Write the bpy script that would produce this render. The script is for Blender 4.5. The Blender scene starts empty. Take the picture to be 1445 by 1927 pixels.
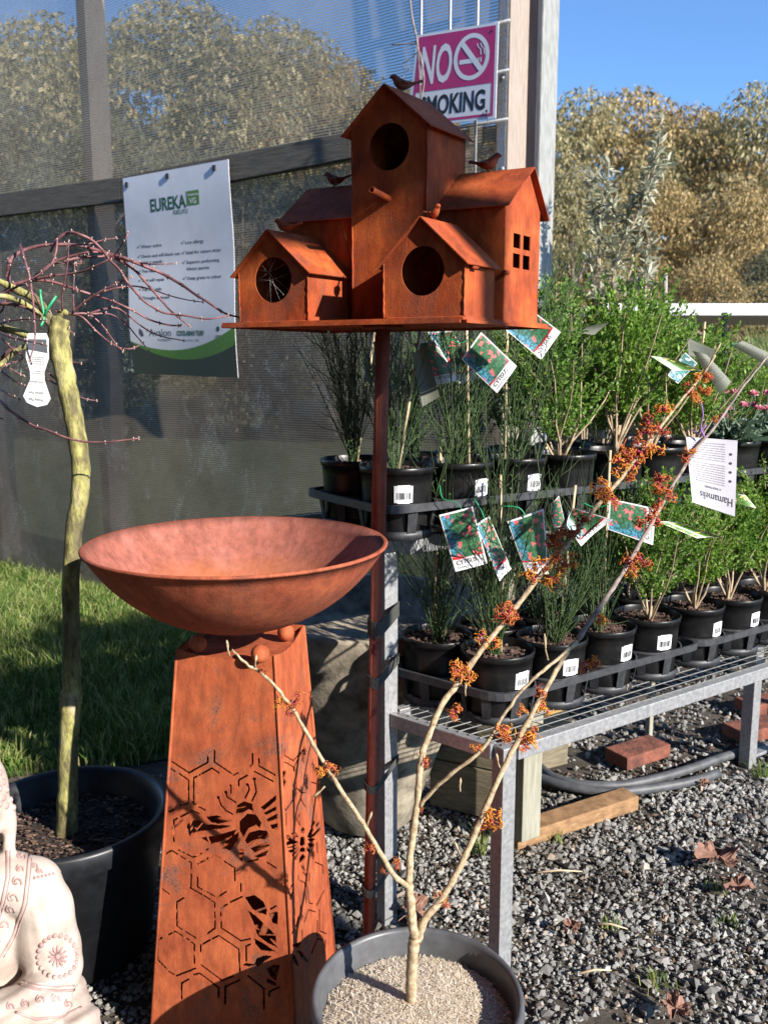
import bpy, bmesh, math, random
import numpy as np
from mathutils import Vector, Matrix
from mathutils.geometry import tessellate_polygon
from mathutils.bvhtree import BVHTree

R = math.radians
SC = bpy.context.scene
COL = SC.collection

# ------------------------------------------------------------------ camera
W0, H0, F0, TILT, EYE = 1445.0, 1927.0, 1650.0, R(9.41), 1.45
cam_d = bpy.data.cameras.new('camera')
cam = bpy.data.objects.new('camera', cam_d); COL.objects.link(cam)
cam.location = (0, 0, EYE)
cam.rotation_euler = (R(90) - TILT, 0, 0)
cam_d.sensor_fit = 'VERTICAL'; cam_d.sensor_height = 36.0
cam_d.lens = F0 / H0 * 36.0
cam_d.clip_start = 0.05; cam_d.clip_end = 2000
cam_d.dof.use_dof = True; cam_d.dof.focus_distance = 1.95; cam_d.dof.aperture_fstop = 6.5
SC.camera = cam

# ------------------------------------------------------------------ light
SUN_EL = R(27); SUN_AZ = (0.755, -0.656)
_n = math.hypot(*SUN_AZ); SUN_AZ = (SUN_AZ[0]/_n, SUN_AZ[1]/_n)
S_DIR = Vector((SUN_AZ[0]*math.cos(SUN_EL), SUN_AZ[1]*math.cos(SUN_EL), math.sin(SUN_EL)))
world = bpy.data.worlds.new("World"); SC.world = world; world.use_nodes = True
wn = world.node_tree; wn.nodes.clear()
sky = wn.nodes.new('ShaderNodeTexSky'); sky.sky_type = 'NISHITA'; sky.sun_disc = False
sky.sun_elevation = SUN_EL; sky.sun_rotation = math.atan2(SUN_AZ[0], SUN_AZ[1])
sky.altitude = 100; sky.air_density = 1.0; sky.dust_density = 0.0; sky.ozone_density = 7.5
bg = wn.nodes.new('ShaderNodeBackground'); bg.inputs['Strength'].default_value = 0.120
wo = wn.nodes.new('ShaderNodeOutputWorld')
wn.links.new(sky.outputs[0], bg.inputs[0]); wn.links.new(bg.outputs[0], wo.inputs[0])
sun_d = bpy.data.lights.new('sun', 'SUN'); sun_d.energy = 5.0; sun_d.angle = R(0.53)
sun_d.color = (1.0, 0.93, 0.85)
sun = bpy.data.objects.new('sun', sun_d); COL.objects.link(sun)
sun.rotation_euler = S_DIR.to_track_quat('Z', 'Y').to_euler(); sun.location = (6, -5, 6)
SC.view_settings.view_transform = 'Standard'; SC.view_settings.look = 'None'
SC.view_settings.exposure = 1.03; SC.view_settings.gamma = 1.0
SC.cycles.max_bounces = 6; SC.cycles.transparent_max_bounces = 12
SC.cycles.caustics_reflective = False; SC.cycles.caustics_refractive = False

# ------------------------------------------------------------------ pixels to points
CT, ST = math.cos(TILT), math.sin(TILT)
def ray(px, py):
    x = (px - W0/2)/F0; u = -(py - H0/2)/F0
    return Vector((x, CT + u*ST, -ST + u*CT))
EYEP = Vector((0, 0, EYE))
def atY(px, py, Y):
    d = ray(px, py); return EYEP + d*(Y/d.y)
def atZ(px, py, Z):
    d = ray(px, py); return EYEP + d*((Z-EYE)/d.z)
def atPlane(px, py, p0, n):
    d = ray(px, py); return EYEP + d*((Vector(p0)-EYEP).dot(n)/d.dot(n))
def pxm(P):            # metres per photo pixel at the point P
    P = Vector(P) - EYEP
    return (P.y*CT - P.z*ST)/F0

# ------------------------------------------------------------------ mesh builder
class MB:
    def __init__(s): s.v = []; s.f = []; s.sm = []
    def add(s, vs, fs, smooth=False):
        b = len(s.v); s.v.extend([tuple(p) for p in vs])
        for f in fs: s.f.append(tuple(b+i for i in f)); s.sm.append(smooth)
    def quad(s, a, b, c, d, smooth=False): s.add([a, b, c, d], [(0, 1, 2, 3)], smooth)
    def box(s, c, size, rz=0, M=None, ax=None):
        hx, hy, hz = [q/2 for q in size]; c = Vector(c)
        if ax is None:
            m = M or Matrix.Rotation(rz, 3, 'Z'); ax = [m @ Vector(e) for e in ((1,0,0),(0,1,0),(0,0,1))]
        vs = [c + ax[0]*hx*i + ax[1]*hy*j + ax[2]*hz*k for k in (-1,1) for j in (-1,1) for i in (-1,1)]
        s.add(vs, [(0,2,3,1),(4,5,7,6),(0,1,5,4),(2,6,7,3),(0,4,6,2),(1,3,7,5)])
    def bbox(s, c, size, bev, rz=0, ax=None):       # box with chamfered edges
        bm = bmesh.new(); bmesh.ops.create_cube(bm, size=1.0)
        for v in bm.verts: v.co = Vector((v.co.x*size[0], v.co.y*size[1], v.co.z*size[2]))
        bmesh.ops.bevel(bm, geom=bm.edges[:], offset=bev, segments=2, affect='EDGES', profile=.6)
        c = Vector(c)
        if ax is None:
            m = Matrix.Rotation(rz, 3, 'Z'); ax = [m @ Vector(e) for e in ((1,0,0),(0,1,0),(0,0,1))]
        bm.verts.index_update()
        s.add([c + ax[0]*v.co.x + ax[1]*v.co.y + ax[2]*v.co.z for v in bm.verts],
              [[v.index for v in f.verts] for f in bm.faces])
        bm.free()
    def tube(s, pts, rad, seg=8, cap=True, smooth=True, flat=1.0):
        pts = [Vector(p) for p in pts]; n = len(pts)
        if not hasattr(rad, '__len__'): rad = [rad]*n
        t = [(pts[min(i+1, n-1)] - pts[max(i-1, 0)]).normalized() for i in range(n)]
        u = t[0].orthogonal().normalized(); vs = []
        for i in range(n):
            u = (u - t[i]*u.dot(t[i]));
            if u.length < 1e-6: u = t[i].orthogonal()
            u.normalize(); w = t[i].cross(u)
            for k in range(seg):
                a = 2*math.pi*k/seg
                vs.append(pts[i] + u*(math.cos(a)*rad[i]) + w*(math.sin(a)*rad[i]*flat))
        fs = [(i*seg+k, i*seg+(k+1) % seg, (i+1)*seg+(k+1) % seg, (i+1)*seg+k) for i in range(n-1) for k in range(seg)]
        if cap: fs += [tuple(range(seg-1, -1, -1)), tuple((n-1)*seg+k for k in range(seg))]
        s.add(vs, fs, smooth)
    def lathe(s, c, prof, seg=48, smooth=True, wob=None):
        c = Vector(c); vs = []; n = len(prof)
        for i, (r, z) in enumerate(prof):
            for k in range(seg):
                a = 2*math.pi*k/seg; rr = r*(1 + (wob(a, z) if wob else 0))
                vs.append(c + Vector((rr*math.cos(a), rr*math.sin(a), z)))
        fs = [(i*seg+k, i*seg+(k+1) % seg, (i+1)*seg+(k+1) % seg, (i+1)*seg+k) for i in range(n-1) for k in range(seg)]
        s.add(vs, fs, smooth)
    def disc(s, c, r, seg=24, up=1, z=0, ax=None):
        c = Vector(c); a0, a1 = (Vector((1,0,0)), Vector((0,1,0))) if ax is None else ax
        vs = [c + a0*(r*math.cos(2*math.pi*k/seg)) + a1*(r*math.sin(2*math.pi*k/seg)) for k in range(seg)]
        s.add(vs, [tuple(range(seg))])
    def ball(s, c, r, seg=12, rings=8, sc=(1,1,1), M=None):
        c = Vector(c); vs = []; m = M or Matrix.Identity(3)
        for i in range(1, rings):
            th = math.pi*i/rings
            for k in range(seg):
                a = 2*math.pi*k/seg
                vs.append(c + m @ Vector((r*sc[0]*math.sin(th)*math.cos(a), r*sc[1]*math.sin(th)*math.sin(a), r*sc[2]*math.cos(th))))
        nb = len(vs); vs += [c + m @ Vector((0,0,r*sc[2])), c - m @ Vector((0,0,r*sc[2]))]
        fs = [(i*seg+k, (i+1)*seg+k, (i+1)*seg+(k+1) % seg, i*seg+(k+1) % seg) for i in range(rings-2) for k in range(seg)]
        fs += [(nb, k, (k+1) % seg) for k in range(seg)] + [(nb+1, (rings-2)*seg+(k+1) % seg, (rings-2)*seg+k) for k in range(seg)]
        s.add(vs, fs, True)
    def sheet(s, outer, holes, P, th, nrm):
        """flat plate: outer / holes are lists of (a, b); P maps (a, b) to a point; th thickness along -nrm"""
        loops = [[Vector((a, b, 0)) for a, b in L] for L in [outer]+holes]
        tris = tessellate_polygon(loops)
        flat = [p for L in loops for p in L]
        front = [P(p.x, p.y) for p in flat]; back = [q - nrm*th for q in front]; n = len(front)
        fs = [tuple(t) for t in tris] + [tuple(i+n for i in reversed(t)) for t in tris]
        k = 0
        for L in loops:
            m = len(L)
            for i in range(m): a, b = k+i, k+(i+1) % m; fs.append((a, b, b+n, a+n))
            k += m
        s.add(front+back, fs)
    def build(s, name, mat, parent=None, loc=None, bevel=0, recalc=False):
        me = bpy.data.meshes.new(name)
        org = Vector(loc) if loc is not None else (world_org(parent) if parent else Vector((0, 0, 0)))
        V = np.array(s.v, dtype=np.float32) - np.array(org, dtype=np.float32)
        me.from_pydata(V.tolist(), [], s.f)
        me.polygons.foreach_set('use_smooth', np.array(s.sm, dtype=bool))
        if recalc:
            bm = bmesh.new(); bm.from_mesh(me); bmesh.ops.recalc_face_normals(bm, faces=bm.faces[:]); bm.to_mesh(me); bm.free()
        me.materials.append(mat); me.update()
        o = bpy.data.objects.new(name, me); COL.objects.link(o)
        if parent is not None: o.parent = parent
        else: o.location = org
        if bevel:
            md = o.modifiers.new('bevel', 'BEVEL'); md.width = bevel; md.segments = 2; md.limit_method = 'ANGLE'; md.angle_limit = R(40)
        return o
def world_org(o):
    v = Vector((0, 0, 0))
    while o is not None: v = v + Vector(o.location); o = o.parent
    return v
def fast_mesh(name, V, F, mat, parent=None, loc=(0,0,0), smooth=False):
    """V (n,3) array, F (m,k) array of equal sized faces"""
    me = bpy.data.meshes.new(name); V = np.asarray(V, dtype=np.float32) - np.array(loc if parent is None else world_org(parent), dtype=np.float32)
    F = np.asarray(F, dtype=np.int32); m, k = F.shape
    me.vertices.add(len(V)); me.vertices.foreach_set('co', V.ravel())
    me.loops.add(m*k); me.loops.foreach_set('vertex_index', F.ravel())
    me.polygons.add(m); me.polygons.foreach_set('loop_start', np.arange(0, m*k, k, dtype=np.int32))
    me.polygons.foreach_set('loop_total', np.full(m, k, dtype=np.int32))
    me.polygons.foreach_set('use_smooth', np.full(m, smooth, dtype=bool))
    me.update(calc_edges=True); me.materials.append(mat)
    o = bpy.data.objects.new(name, me); COL.objects.link(o)
    if parent is not None: o.parent = parent
    else: o.location = loc
    return o
def tag(o, label=None, cat=None, group=None, kind=None):
    if label: o['label'] = label
    if cat: o['category'] = cat
    if group: o['group'] = group
    if kind: o['kind'] = kind
    return o
def thing(name, loc, label, cat, group=None, rz=0):
    o = bpy.data.objects.new(name, None); COL.objects.link(o); o.location = loc; o.rotation_euler = (0, 0, rz)
    o.empty_display_size = .05
    return tag(o, label, cat, group)
def copy_tree(o, parent=None):
    c = o.copy(); COL.objects.link(c)
    if parent is not None: c.parent = parent
    for ch in [q for q in o.children]: copy_tree(ch, c)
    return c
def smooth_path(pts, n=6):
    """Catmull-Rom through points"""
    P = [Vector(p) for p in pts]; P = [P[0]*2-P[1]] + P + [P[-1]*2-P[-2]]; out = []
    for i in range(1, len(P)-2):
        for k in range(n):
            t = k/n; a, b, c, d = P[i-1:i+3]
            out.append(.5*((2*b) + (c-a)*t + (2*a-5*b+4*c-d)*t*t + (3*b-a-3*c+d)*t**3))
    out.append(P[-2]); return out
def text_geo(s, size=1.0, ext=0.0, off=0.0, sx=1.0, align='LEFT', shear=0):
    cu = bpy.data.curves.new('tmp', 'FONT'); cu.body = s; cu.size = size; cu.extrude = 0; cu.offset = off
    cu.align_x = align; cu.align_y = 'BOTTOM_BASELINE'; cu.resolution_u = 3; cu.shear = shear
    ob = bpy.data.objects.new('tmp', cu); COL.objects.link(ob)
    dg = bpy.context.evaluated_depsgraph_get(); me = ob.evaluated_get(dg).to_mesh()
    V = [(v.co.x*sx, v.co.y) for v in me.vertices]; Fc = [tuple(p.vertices) for p in me.polygons]
    ob.evaluated_get(dg).to_mesh_clear(); bpy.data.objects.remove(ob); bpy.data.curves.remove(cu)
    return V, Fc
def put_text(mb, s, P, x, y, size, off=0.0, sx=1.0, align='LEFT', shear=0, width=None):
    V, Fc = text_geo(s, size, 0, off, sx, align, shear)
    if not V: return
    if width:
        w = max(v[0] for v in V) - min(v[0] for v in V); V = [(v[0]*width/w, v[1]) for v in V]
    mb.add([P(x+a, y+b) for a, b in V], Fc)

# ------------------------------------------------------------------ materials
def new_mat(name):
    m = bpy.data.materials.new(name); m.use_nodes = True; nt = m.node_tree
    b = nt.nodes['Principled BSDF']; return m, nt, b
def N(nt, t, **kw):
    n = nt.nodes.new(t)
    for k, v in kw.items():
        if k in n.inputs.keys() if isinstance(k, str) else False: n.inputs[k].default_value = v
        else: setattr(n, k, v)
    return n
def ramp(nt, src, stops, interp='LINEAR'):
    r = nt.nodes.new('ShaderNodeValToRGB'); cr = r.color_ramp; cr.interpolation = interp
    while len(cr.elements) < len(stops): cr.elements.new(.5)
    for e, (p, c) in zip(cr.elements, stops): e.position = p; e.color = (*c, 1) if len(c) == 3 else c
    nt.links.new(src, r.inputs[0]); return r
def coords(nt, scale=(1,1,1), kind='Object'):
    tc = nt.nodes.new('ShaderNodeTexCoord'); mp = nt.nodes.new('ShaderNodeMapping'); mp.inputs['Scale'].default_value = scale
    nt.links.new(tc.outputs[kind], mp.inputs[0]); return mp.outputs[0]
def noise(nt, co, scale, detail=4, rough=.6, dist=0):
    n = nt.nodes.new('ShaderNodeTexNoise'); n.inputs['Scale'].default_value = scale; n.inputs['Detail'].default_value = detail
    n.inputs['Roughness'].default_value = rough; n.inputs['Distortion'].default_value = dist
    nt.links.new(co, n.inputs['Vector']); return n
def bump(nt, b, h, strength=.3, dist=.002):
    bp = nt.nodes.new('ShaderNodeBump'); bp.inputs['Strength'].default_value = strength; bp.inputs['Distance'].default_value = dist
    nt.links.new(h, bp.inputs['Height']); nt.links.new(bp.outputs[0], b.inputs['Normal']); return bp
def mixc(nt, fac, a, b, mode='MIX'):
    m = nt.nodes.new('ShaderNodeMix'); m.data_type = 'RGBA'; m.blend_type = mode
    for s, v in ((0, fac), (6, a), (7, b)):
        if isinstance(v, (int, float)): m.inputs[s].default_value = v
        elif isinstance(v, tuple): m.inputs[s].default_value = (*v, 1) if len(v) == 3 else v
        else: nt.links.new(v, m.inputs[s])
    return m.outputs[2]
def mat_noisy(name, c1, c2, scale=20, rough=.7, bumps=.2, bdist=.002, bscale=None, metallic=0, spec=.5, detail=5, mapscale=(1,1,1), lo=.35, hi=.65, kind='Object'):
    m, nt, b = new_mat(name); co = coords(nt, mapscale, kind)
    n = noise(nt, co, scale, detail); r = ramp(nt, n.outputs[0], [(lo, c1), (hi, c2)])
    nt.links.new(r.outputs[0], b.inputs['Base Color']); b.inputs['Roughness'].default_value = rough
    b.inputs['Metallic'].default_value = metallic; b.inputs['Specular IOR Level'].default_value = spec
    if bumps:
        n2 = noise(nt, co, bscale or scale*2, 4); bump(nt, b, n2.outputs[0], bumps, bdist)
    return m
def mat_plain(name, c, rough=.5, metallic=0, spec=.5):
    return mat_noisy(name, tuple(q*.88 for q in c), tuple(min(1, q*1.08) for q in c), 60, rough, .08, .001, metallic=metallic, spec=spec)
def mat_leaf(name, cols, rough=.5, trans=.35, spec=.4):
    m, nt, b = new_mat(name)
    g = nt.nodes.new('ShaderNodeNewGeometry')
    n = len(cols); r = ramp(nt, g.outputs['Random Per Island'], [(i/(n-1), c) for i, c in enumerate(cols)])
    nt.links.new(r.outputs[0], b.inputs['Base Color']); b.inputs['Roughness'].default_value = rough
    b.inputs['Specular IOR Level'].default_value = spec
    tr = nt.nodes.new('ShaderNodeBsdfTranslucent'); nt.links.new(r.outputs[0], tr.inputs[0])
    mx = nt.nodes.new('ShaderNodeMixShader'); mx.inputs[0].default_value = trans
    out = nt.nodes['Material Output']
    nt.links.new(b.outputs[0], mx.inputs[1]); nt.links.new(tr.outputs[0], mx.inputs[2]); nt.links.new(mx.outputs[0], out.inputs[0])
    return m
def mat_rust(name, lo, mid, hi, speck=(.05,.02,.015), patch=.5, rough=.8, streak=1.0):
    m, nt, b = new_mat(name); co = coords(nt); co2 = coords(nt, (1,1,.35))
    n1 = noise(nt, co, 9, 5, .6); n2 = noise(nt, co2, 45, 5, .7); n3 = noise(nt, co, 260, 3, .6); n4 = noise(nt, co, 5, 6, .7, .6)
    base = ramp(nt, n1.outputs[0], [(.3, lo), (.5, mid), (.72, hi)])
    st = ramp(nt, n2.outputs[0], [(.35, (.62,.6,.6)), (.6, (1.1,1.08,1.05))])
    c = mixc(nt, .9*streak, base.outputs[0], st.outputs[0], 'MULTIPLY')
    sp = ramp(nt, n3.outputs[0], [(.62, (0,0,0)), (.72, (1,1,1))])
    c = mixc(nt, sp.outputs[0], c, mixc(nt, .5, c, speck))
    pt = ramp(nt, n4.outputs[0], [(.53, (0,0,0)), (.62, (1,1,1))])
    mu = nt.nodes.new('ShaderNodeMath'); mu.operation = 'MULTIPLY'; mu.inputs[1].default_value = patch; nt.links.new(pt.outputs[0], mu.inputs[0])
    c = mixc(nt, mu.outputs[0], c, mixc(nt, ramp(nt, n3.outputs[0], [(.4,(0,0,0)),(.6,(1,1,1))]).outputs[0], (.10,.045,.035), (.26,.10,.06)))
    nt.links.new(c, b.inputs['Base Color']); b.inputs['Roughness'].default_value = rough; b.inputs['Specular IOR Level'].default_value = .35
    ad = nt.nodes.new('ShaderNodeMath'); ad.operation = 'ADD'; nt.links.new(n3.outputs[0], ad.inputs[0]); nt.links.new(n2.outputs[0], ad.inputs[1])
    bump(nt, b, ad.outputs[0], .45, .0015); return m

M = {}
M['rust_house'] = mat_rust('rust_house', (.20,.036,.010), (.34,.060,.013), (.49,.115,.024), patch=.38)
M['rust_bowl'] = mat_rust('rust_bowl', (.25,.058,.028), (.33,.080,.036), (.42,.115,.050), patch=.35)
M['rust_bowl_in'] = mat_rust('rust_bowl_in', (.24,.075,.048), (.31,.105,.075), (.38,.15,.12), patch=.15)
M['rust_ped'] = mat_rust('rust_ped', (.27,.056,.021), (.37,.086,.030), (.45,.12,.043), patch=.9)
M['rust_dark'] = mat_rust('rust_dark', (.17,.045,.03), (.21,.058,.038), (.26,.075,.045), patch=.3)
M['galv'] = mat_noisy('galvanised_steel', (.24,.245,.25), (.37,.375,.38), 90, .45, .1, .001, metallic=.35, spec=.6)
M['galv_dull'] = mat_noisy('weathered_galvanised', (.22,.22,.20), (.34,.34,.315), 60, .6, .2, .001, metallic=.15, mapscale=(1,1,.25))
M['dark_steel'] = mat_noisy('dark_steel', (.018,.018,.028), (.04,.04,.055), 40, .5, .1, mapscale=(1,1,.1))
M['black_plastic'] = mat_noisy('black_plastic', (.005,.005,.0055), (.013,.0125,.012), 30, .36, .06, .001, spec=.32)
M['tray_plastic'] = mat_noisy('tray_plastic', (.022,.023,.026), (.045,.047,.052), 40, .5, .1, .001)
M['pot_grey'] = mat_noisy('grey_plastic', (.068,.070,.074), (.10,.103,.108), 30, .42, .08, .001, spec=.5)
M['pot_dark'] = mat_noisy('dark_plastic', (.009,.010,.012), (.018,.020,.024), 30, .42, .1, .001)
M['soil'] = mat_noisy('potting_mix', (.012,.009,.007), (.05,.035,.026), 120, .95, .6, .004)
M['concrete'] = mat_noisy('aged_concrete', (.10,.085,.062), (.37,.32,.24), 14, .9, .5, .004, bscale=60, detail=9)
M['wood_rail'] = mat_noisy('grey_rail_timber', (.075,.066,.050), (.16,.14,.108), 8, .85, .5, .003, mapscale=(1.2,1.2,14), lo=.3, hi=.7)
M['wood_pale'] = mat_noisy('pale_timber', (.22,.175,.14), (.38,.315,.265), 14, .8, .5, .002, mapscale=(12,12,.8), lo=.3, hi=.7)
M['wood_brown'] = mat_noisy('brown_timber', (.16,.085,.035), (.36,.21,.10), 9, .8, .5, .003, mapscale=(3,3,9), lo=.3, hi=.7)
M['wood_sleeper'] = mat_noisy('sleeper_timber', (.10,.085,.055), (.24,.20,.13), 9, .85, .5, .003, mapscale=(2,2,12), lo=.3, hi=.7)
M['wood_grey'] = mat_noisy('grey_post_timber', (.20,.19,.14), (.34,.33,.26), 9, .85, .5, .003, mapscale=(8,8,.8), lo=.3, hi=.7)
M['wood_yellow'] = mat_noisy('yellow_timber', (.30,.19,.06), (.50,.34,.12), 9, .8, .4, .003, mapscale=(2,2,8), lo=.3, hi=.7)
M['stake'] = mat_noisy('cane', (.42,.32,.19), (.60,.48,.31), 60, .7, .2, .001)
M['white_label'] = mat_noisy('label_white', (.70,.70,.70), (.80,.80,.80), 20, .5, 0)
M['ink'] = mat_plain('ink', (.03,.03,.035), .6)
M['ink_grey'] = mat_plain('ink_grey', (.09,.10,.12), .7)
M['green_tie'] = mat_plain('green_tie', (.015,.30,.12), .45)
M['purple_tie'] = mat_plain('purple_tie', (.42,.22,.62), .5)
M['bark_hazel'] = mat_noisy('pale_bark', (.24,.17,.095), (.52,.41,.26), 110, .8, .7, .0015, bscale=260)
M['bark_hazel_dark'] = mat_noisy('grey_bark', (.16,.125,.11), (.33,.27,.23), 60, .8, .4, .001, bscale=200)
M['twig_purple'] = mat_noisy('purple_twig', (.10,.035,.042), (.26,.12,.12), 40, .55, .2, .001)
M['bud'] = mat_noisy('bud', (.36,.25,.21), (.48,.37,.30), 80, .7, 0)
M['hose'] = mat_noisy('grey_hose', (.05,.053,.058), (.10,.105,.11), 20, .55, .1)
M['brick'] = mat_noisy('red_brick', (.09,.035,.025), (.25,.085,.05), 22, .9, .9, .006, bscale=60)
M['velcro'] = mat_noisy('strap', (.03,.033,.03), (.065,.07,.062), 200, .95, .5, .002)
M['stone_pale'] = mat_noisy('statue_stone', (.36,.285,.235), (.50,.43,.365), 10, .85, .35, .002, bscale=120, detail=8, lo=.38, hi=.58)
M['stone_pink'] = mat_noisy('pink_washed_stone', (.29,.17,.155), (.43,.31,.285), 40, .85, .35, .002)
M['dry_leaf'] = mat_noisy('dry_leaf', (.15,.07,.045), (.28,.15,.105), 40, .8, .4, .002)
M['wood_white'] = mat_plain('white_paint', (.78,.78,.76), .5)
# trunk bark of the maple: green-yellow streaks over grey brown
m, nt, b = new_mat('maple_bark'); co = coords(nt, (1,1,.4)); n1 = noise(nt, co, 22, 6); n2 = noise(nt, co, 120, 4)
c = ramp(nt, n1.outputs[0], [(.3, (.10,.08,.05)), (.45, (.19,.17,.07)), (.55,(.38,.36,.12)), (.7, (.44,.37,.24))]); n3 = noise(nt, co, 55, 5, .75); c2 = ramp(nt, n3.outputs[0], [(.38, (.35,.32,.30)), (.55, (1,1,1))]); cm_ = mixc(nt, .8, c.outputs[0], c2.outputs[0], 'MULTIPLY')
nt.links.new(cm_, b.inputs['Base Color']); b.inputs['Roughness'].default_value = .85; bump(nt, b, n3.outputs[0], .8, .006); M['bark_maple'] = m

m = M['rust_bowl_in']; nt = m.node_tree; b = nt.nodes['Principled BSDF']; src = b.inputs['Base Color'].links[0].from_socket
tc = nt.nodes.new('ShaderNodeTexCoord'); sx_ = nt.nodes.new('ShaderNodeSeparateXYZ'); nt.links.new(tc.outputs['Object'], sx_.inputs[0]); nz_ = noise(nt, tc.outputs['Object'], 9, 5)
mz = nt.nodes.new('ShaderNodeMath'); mz.operation = 'MULTIPLY_ADD'; mz.inputs[1].default_value = .05; nt.links.new(nz_.outputs[0], mz.inputs[0]); nt.links.new(sx_.outputs[2], mz.inputs[2])
fz = ramp(nt, mz.outputs[0], [(.06, (1,1,1)), (.135, (0,0,0))]); cc_ = mixc(nt, fz.outputs[0], src, (.40,.12,.03)); nt.links.new(cc_, b.inputs['Base Color'])
# ================================================================== SETTING
rng = np.random.default_rng(7); random.seed(7)
g = MB(); g.quad((-160,-40,-.02), (160,-40,-.02), (160,240,-.02), (-160,240,-.02))
M['earth'] = mat_noisy('earth', (.035,.028,.022), (.10,.085,.065), 5, .95, .6, .01, bscale=40, detail=9)
tag(g.build('ground', M['earth']), kind='structure')
lawn_edge = [atZ(-700,1500,0), atZ(-60,1462,0), atZ(250,1432,0), atZ(420,1405,0), atZ(600,1330,0), atZ(760,1240,0), atZ(800,1130,0)]
m, nt, b = new_mat('lawn_soil'); co = coords(nt); n1 = noise(nt, co, 3, 5)
c = ramp(nt, n1.outputs[0], [(.35, (.035,.055,.014)), (.65, (.075,.10,.03))]); nt.links.new(c.outputs[0], b.inputs['Base Color']); b.inputs['Roughness'].default_value = .95
lw = MB(); L = [Vector((p.x, p.y, -.012)) for p in lawn_edge]
lw.add(L + [Vector((9, 40, -.012)), Vector((-40, 40, -.012)), Vector((-40, L[0].y, -.012))], [tuple(range(len(L)+3))])
tag(lw.build('lawn', m), kind='structure')

# gravel: many small angular stones
def stones(n, xr, yr, rad, zj, seed, keep=None):
    r = np.random.default_rng(seed)
    x = r.uniform(*xr, n); y = r.uniform(*yr, n)
    if keep is not None:
        k = keep(x, y, r); x, y = x[k], y[k]; n = len(x)
    s = r.uniform(.45, 1.0, n)**1.6*rad
    base = np.array([[.1,.05,1],[0,0,-1],[1,0,.35],[.3,.95,.1],[-.8,.6,.4],[-.85,-.55,.05],[.35,-.9,.35]])
    F = []
    ring = [2,3,4,5,6]
    for k in range(5): F.append((0, ring[k], ring[(k+1) % 5])); F.append((1, ring[(k+1) % 5], ring[k]))
    F = np.array(F)
    V = base[None] * (1 + r.uniform(-.2, .2, (n, 7, 3)))
    V *= r.uniform(.55, 1.15, (n, 1, 3)); V[:, :, 2] *= .8
    A = r.normal(size=(n, 3, 3)); Q, _ = np.linalg.qr(A); tilt = r.random(n) < .5
    a = r.uniform(0, 6.28, n); Z = np.zeros((n,3,3)); Z[:,0,0]=np.cos(a); Z[:,0,1]=-np.sin(a); Z[:,1,0]=np.sin(a); Z[:,1,1]=np.cos(a); Z[:,2,2]=1
    Q = np.where(tilt[:,None,None], Q, Z)
    V = np.einsum('nij,nkj->nki', Q, V) * s[:,None,None]
    V[:,:,0] += x[:,None]; V[:,:,1] += y[:,None]; V[:,:,2] += (r.uniform(-.3, 1, n)*zj + s*.25)[:,None]
    Fc = (F[None] + (np.arange(n)*7)[:,None,None]).reshape(-1,3)
    return V.reshape(-1,3), Fc
m, nt, b = new_mat('gravel'); gg = nt.nodes.new('ShaderNodeNewGeometry'); co = coords(nt); n1 = noise(nt, co, 180, 3)
r1 = ramp(nt, gg.outputs['Random Per Island'], [(0, (.13,.13,.123)), (.35, (.23,.227,.215)), (.7, (.31,.306,.29)), (.93, (.38,.372,.35)), (1, (.36,.27,.19))])
c = mixc(nt, .4, r1.outputs[0], ramp(nt, n1.outputs[0], [(.3,(.5,.5,.5)),(.7,(1.15,1.15,1.15))]).outputs[0], 'MULTIPLY')
n5 = noise(nt, co, 2.6, 6, .7); c = mixc(nt, .85, c, ramp(nt, n5.outputs[0], [(.36,(.50,.46,.41)),(.5,(.95,.94,.92)),(.66,(1.12,1.11,1.08))]).outputs[0], 'MULTIPLY')
nt.links.new(c, b.inputs['Base Color']); b.inputs['Roughness'].default_value = .85; bump(nt, b, n1.outputs[0], .3, .001); M['gravel'] = m
def patch(x, y, r):   # stones thin out over patches of bare dark soil
    q = np.sin(x*3.1+.6)*np.sin(y*4.3+1.2) + .5*np.sin(x*7.7+y*5.1) + .35*np.sin(x*15-y*11)
    bare = (q > .62)
    lane = (y < 1.75 - .10*x) & (x > .55)
    dens = np.where(bare, .28, 1.0); dens = np.where(lane, dens*.32, dens)
    return r.random(len(x)) < dens
def patch2(x, y, r):
    q = np.sin(x*5.1+2)*np.sin(y*6.3)+.5*np.sin(x*11+y*9)
    lane = (y < 1.85 - .10*x) & (x > .45)
    return r.random(len(x)) < np.where(lane, np.where(q > -.1, .12, .5), np.where(q > .55, .45, 1.0))
a1 = stones(30000, (-1.0, 1.75), (1.0, 2.9), .0118, .008, 1, patch)
a2 = stones(14000, (.2, 3.2), (2.4, 5.0), .017, .008, 2, patch)
a3 = stones(1500, (-.3, 1.9), (1.0, 3.0), .022, .008, 3, patch)
a4 = stones(34000, (-.9, 1.9), (1.0, 3.0), .0062, .003, 5, patch2)
V = np.concatenate([a1[0], a2[0], a3[0], a4[0]]); k1, k2, k3 = len(a1[0]), len(a1[0])+len(a2[0]), len(a1[0])+len(a2[0])+len(a3[0])
F = np.concatenate([a1[1], a2[1]+k1, a3[1]+k2, a4[1]+k3])
V[:,2] -= .018
tag(fast_mesh('gravel', V, F, M['gravel']), 'loose angular grey gravel over dark soil', 'gravel', kind='stuff')
# bark and soil crumbs in the lane under and beyond the bench
m = mat_leaf('crumbs', [(.02,.015,.012), (.05,.035,.025), (.09,.06,.04), (.16,.12,.09)], .95, 0)
a = stones(9000, (.0, 4.0), (1.2, 6.5), .012, .004, 8)
a[0][:,2] -= .012
tag(fast_mesh('mulch', a[0], a[1], m), 'dark crumbs of bark mulch scattered among the gravel', 'mulch', kind='stuff')

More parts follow.
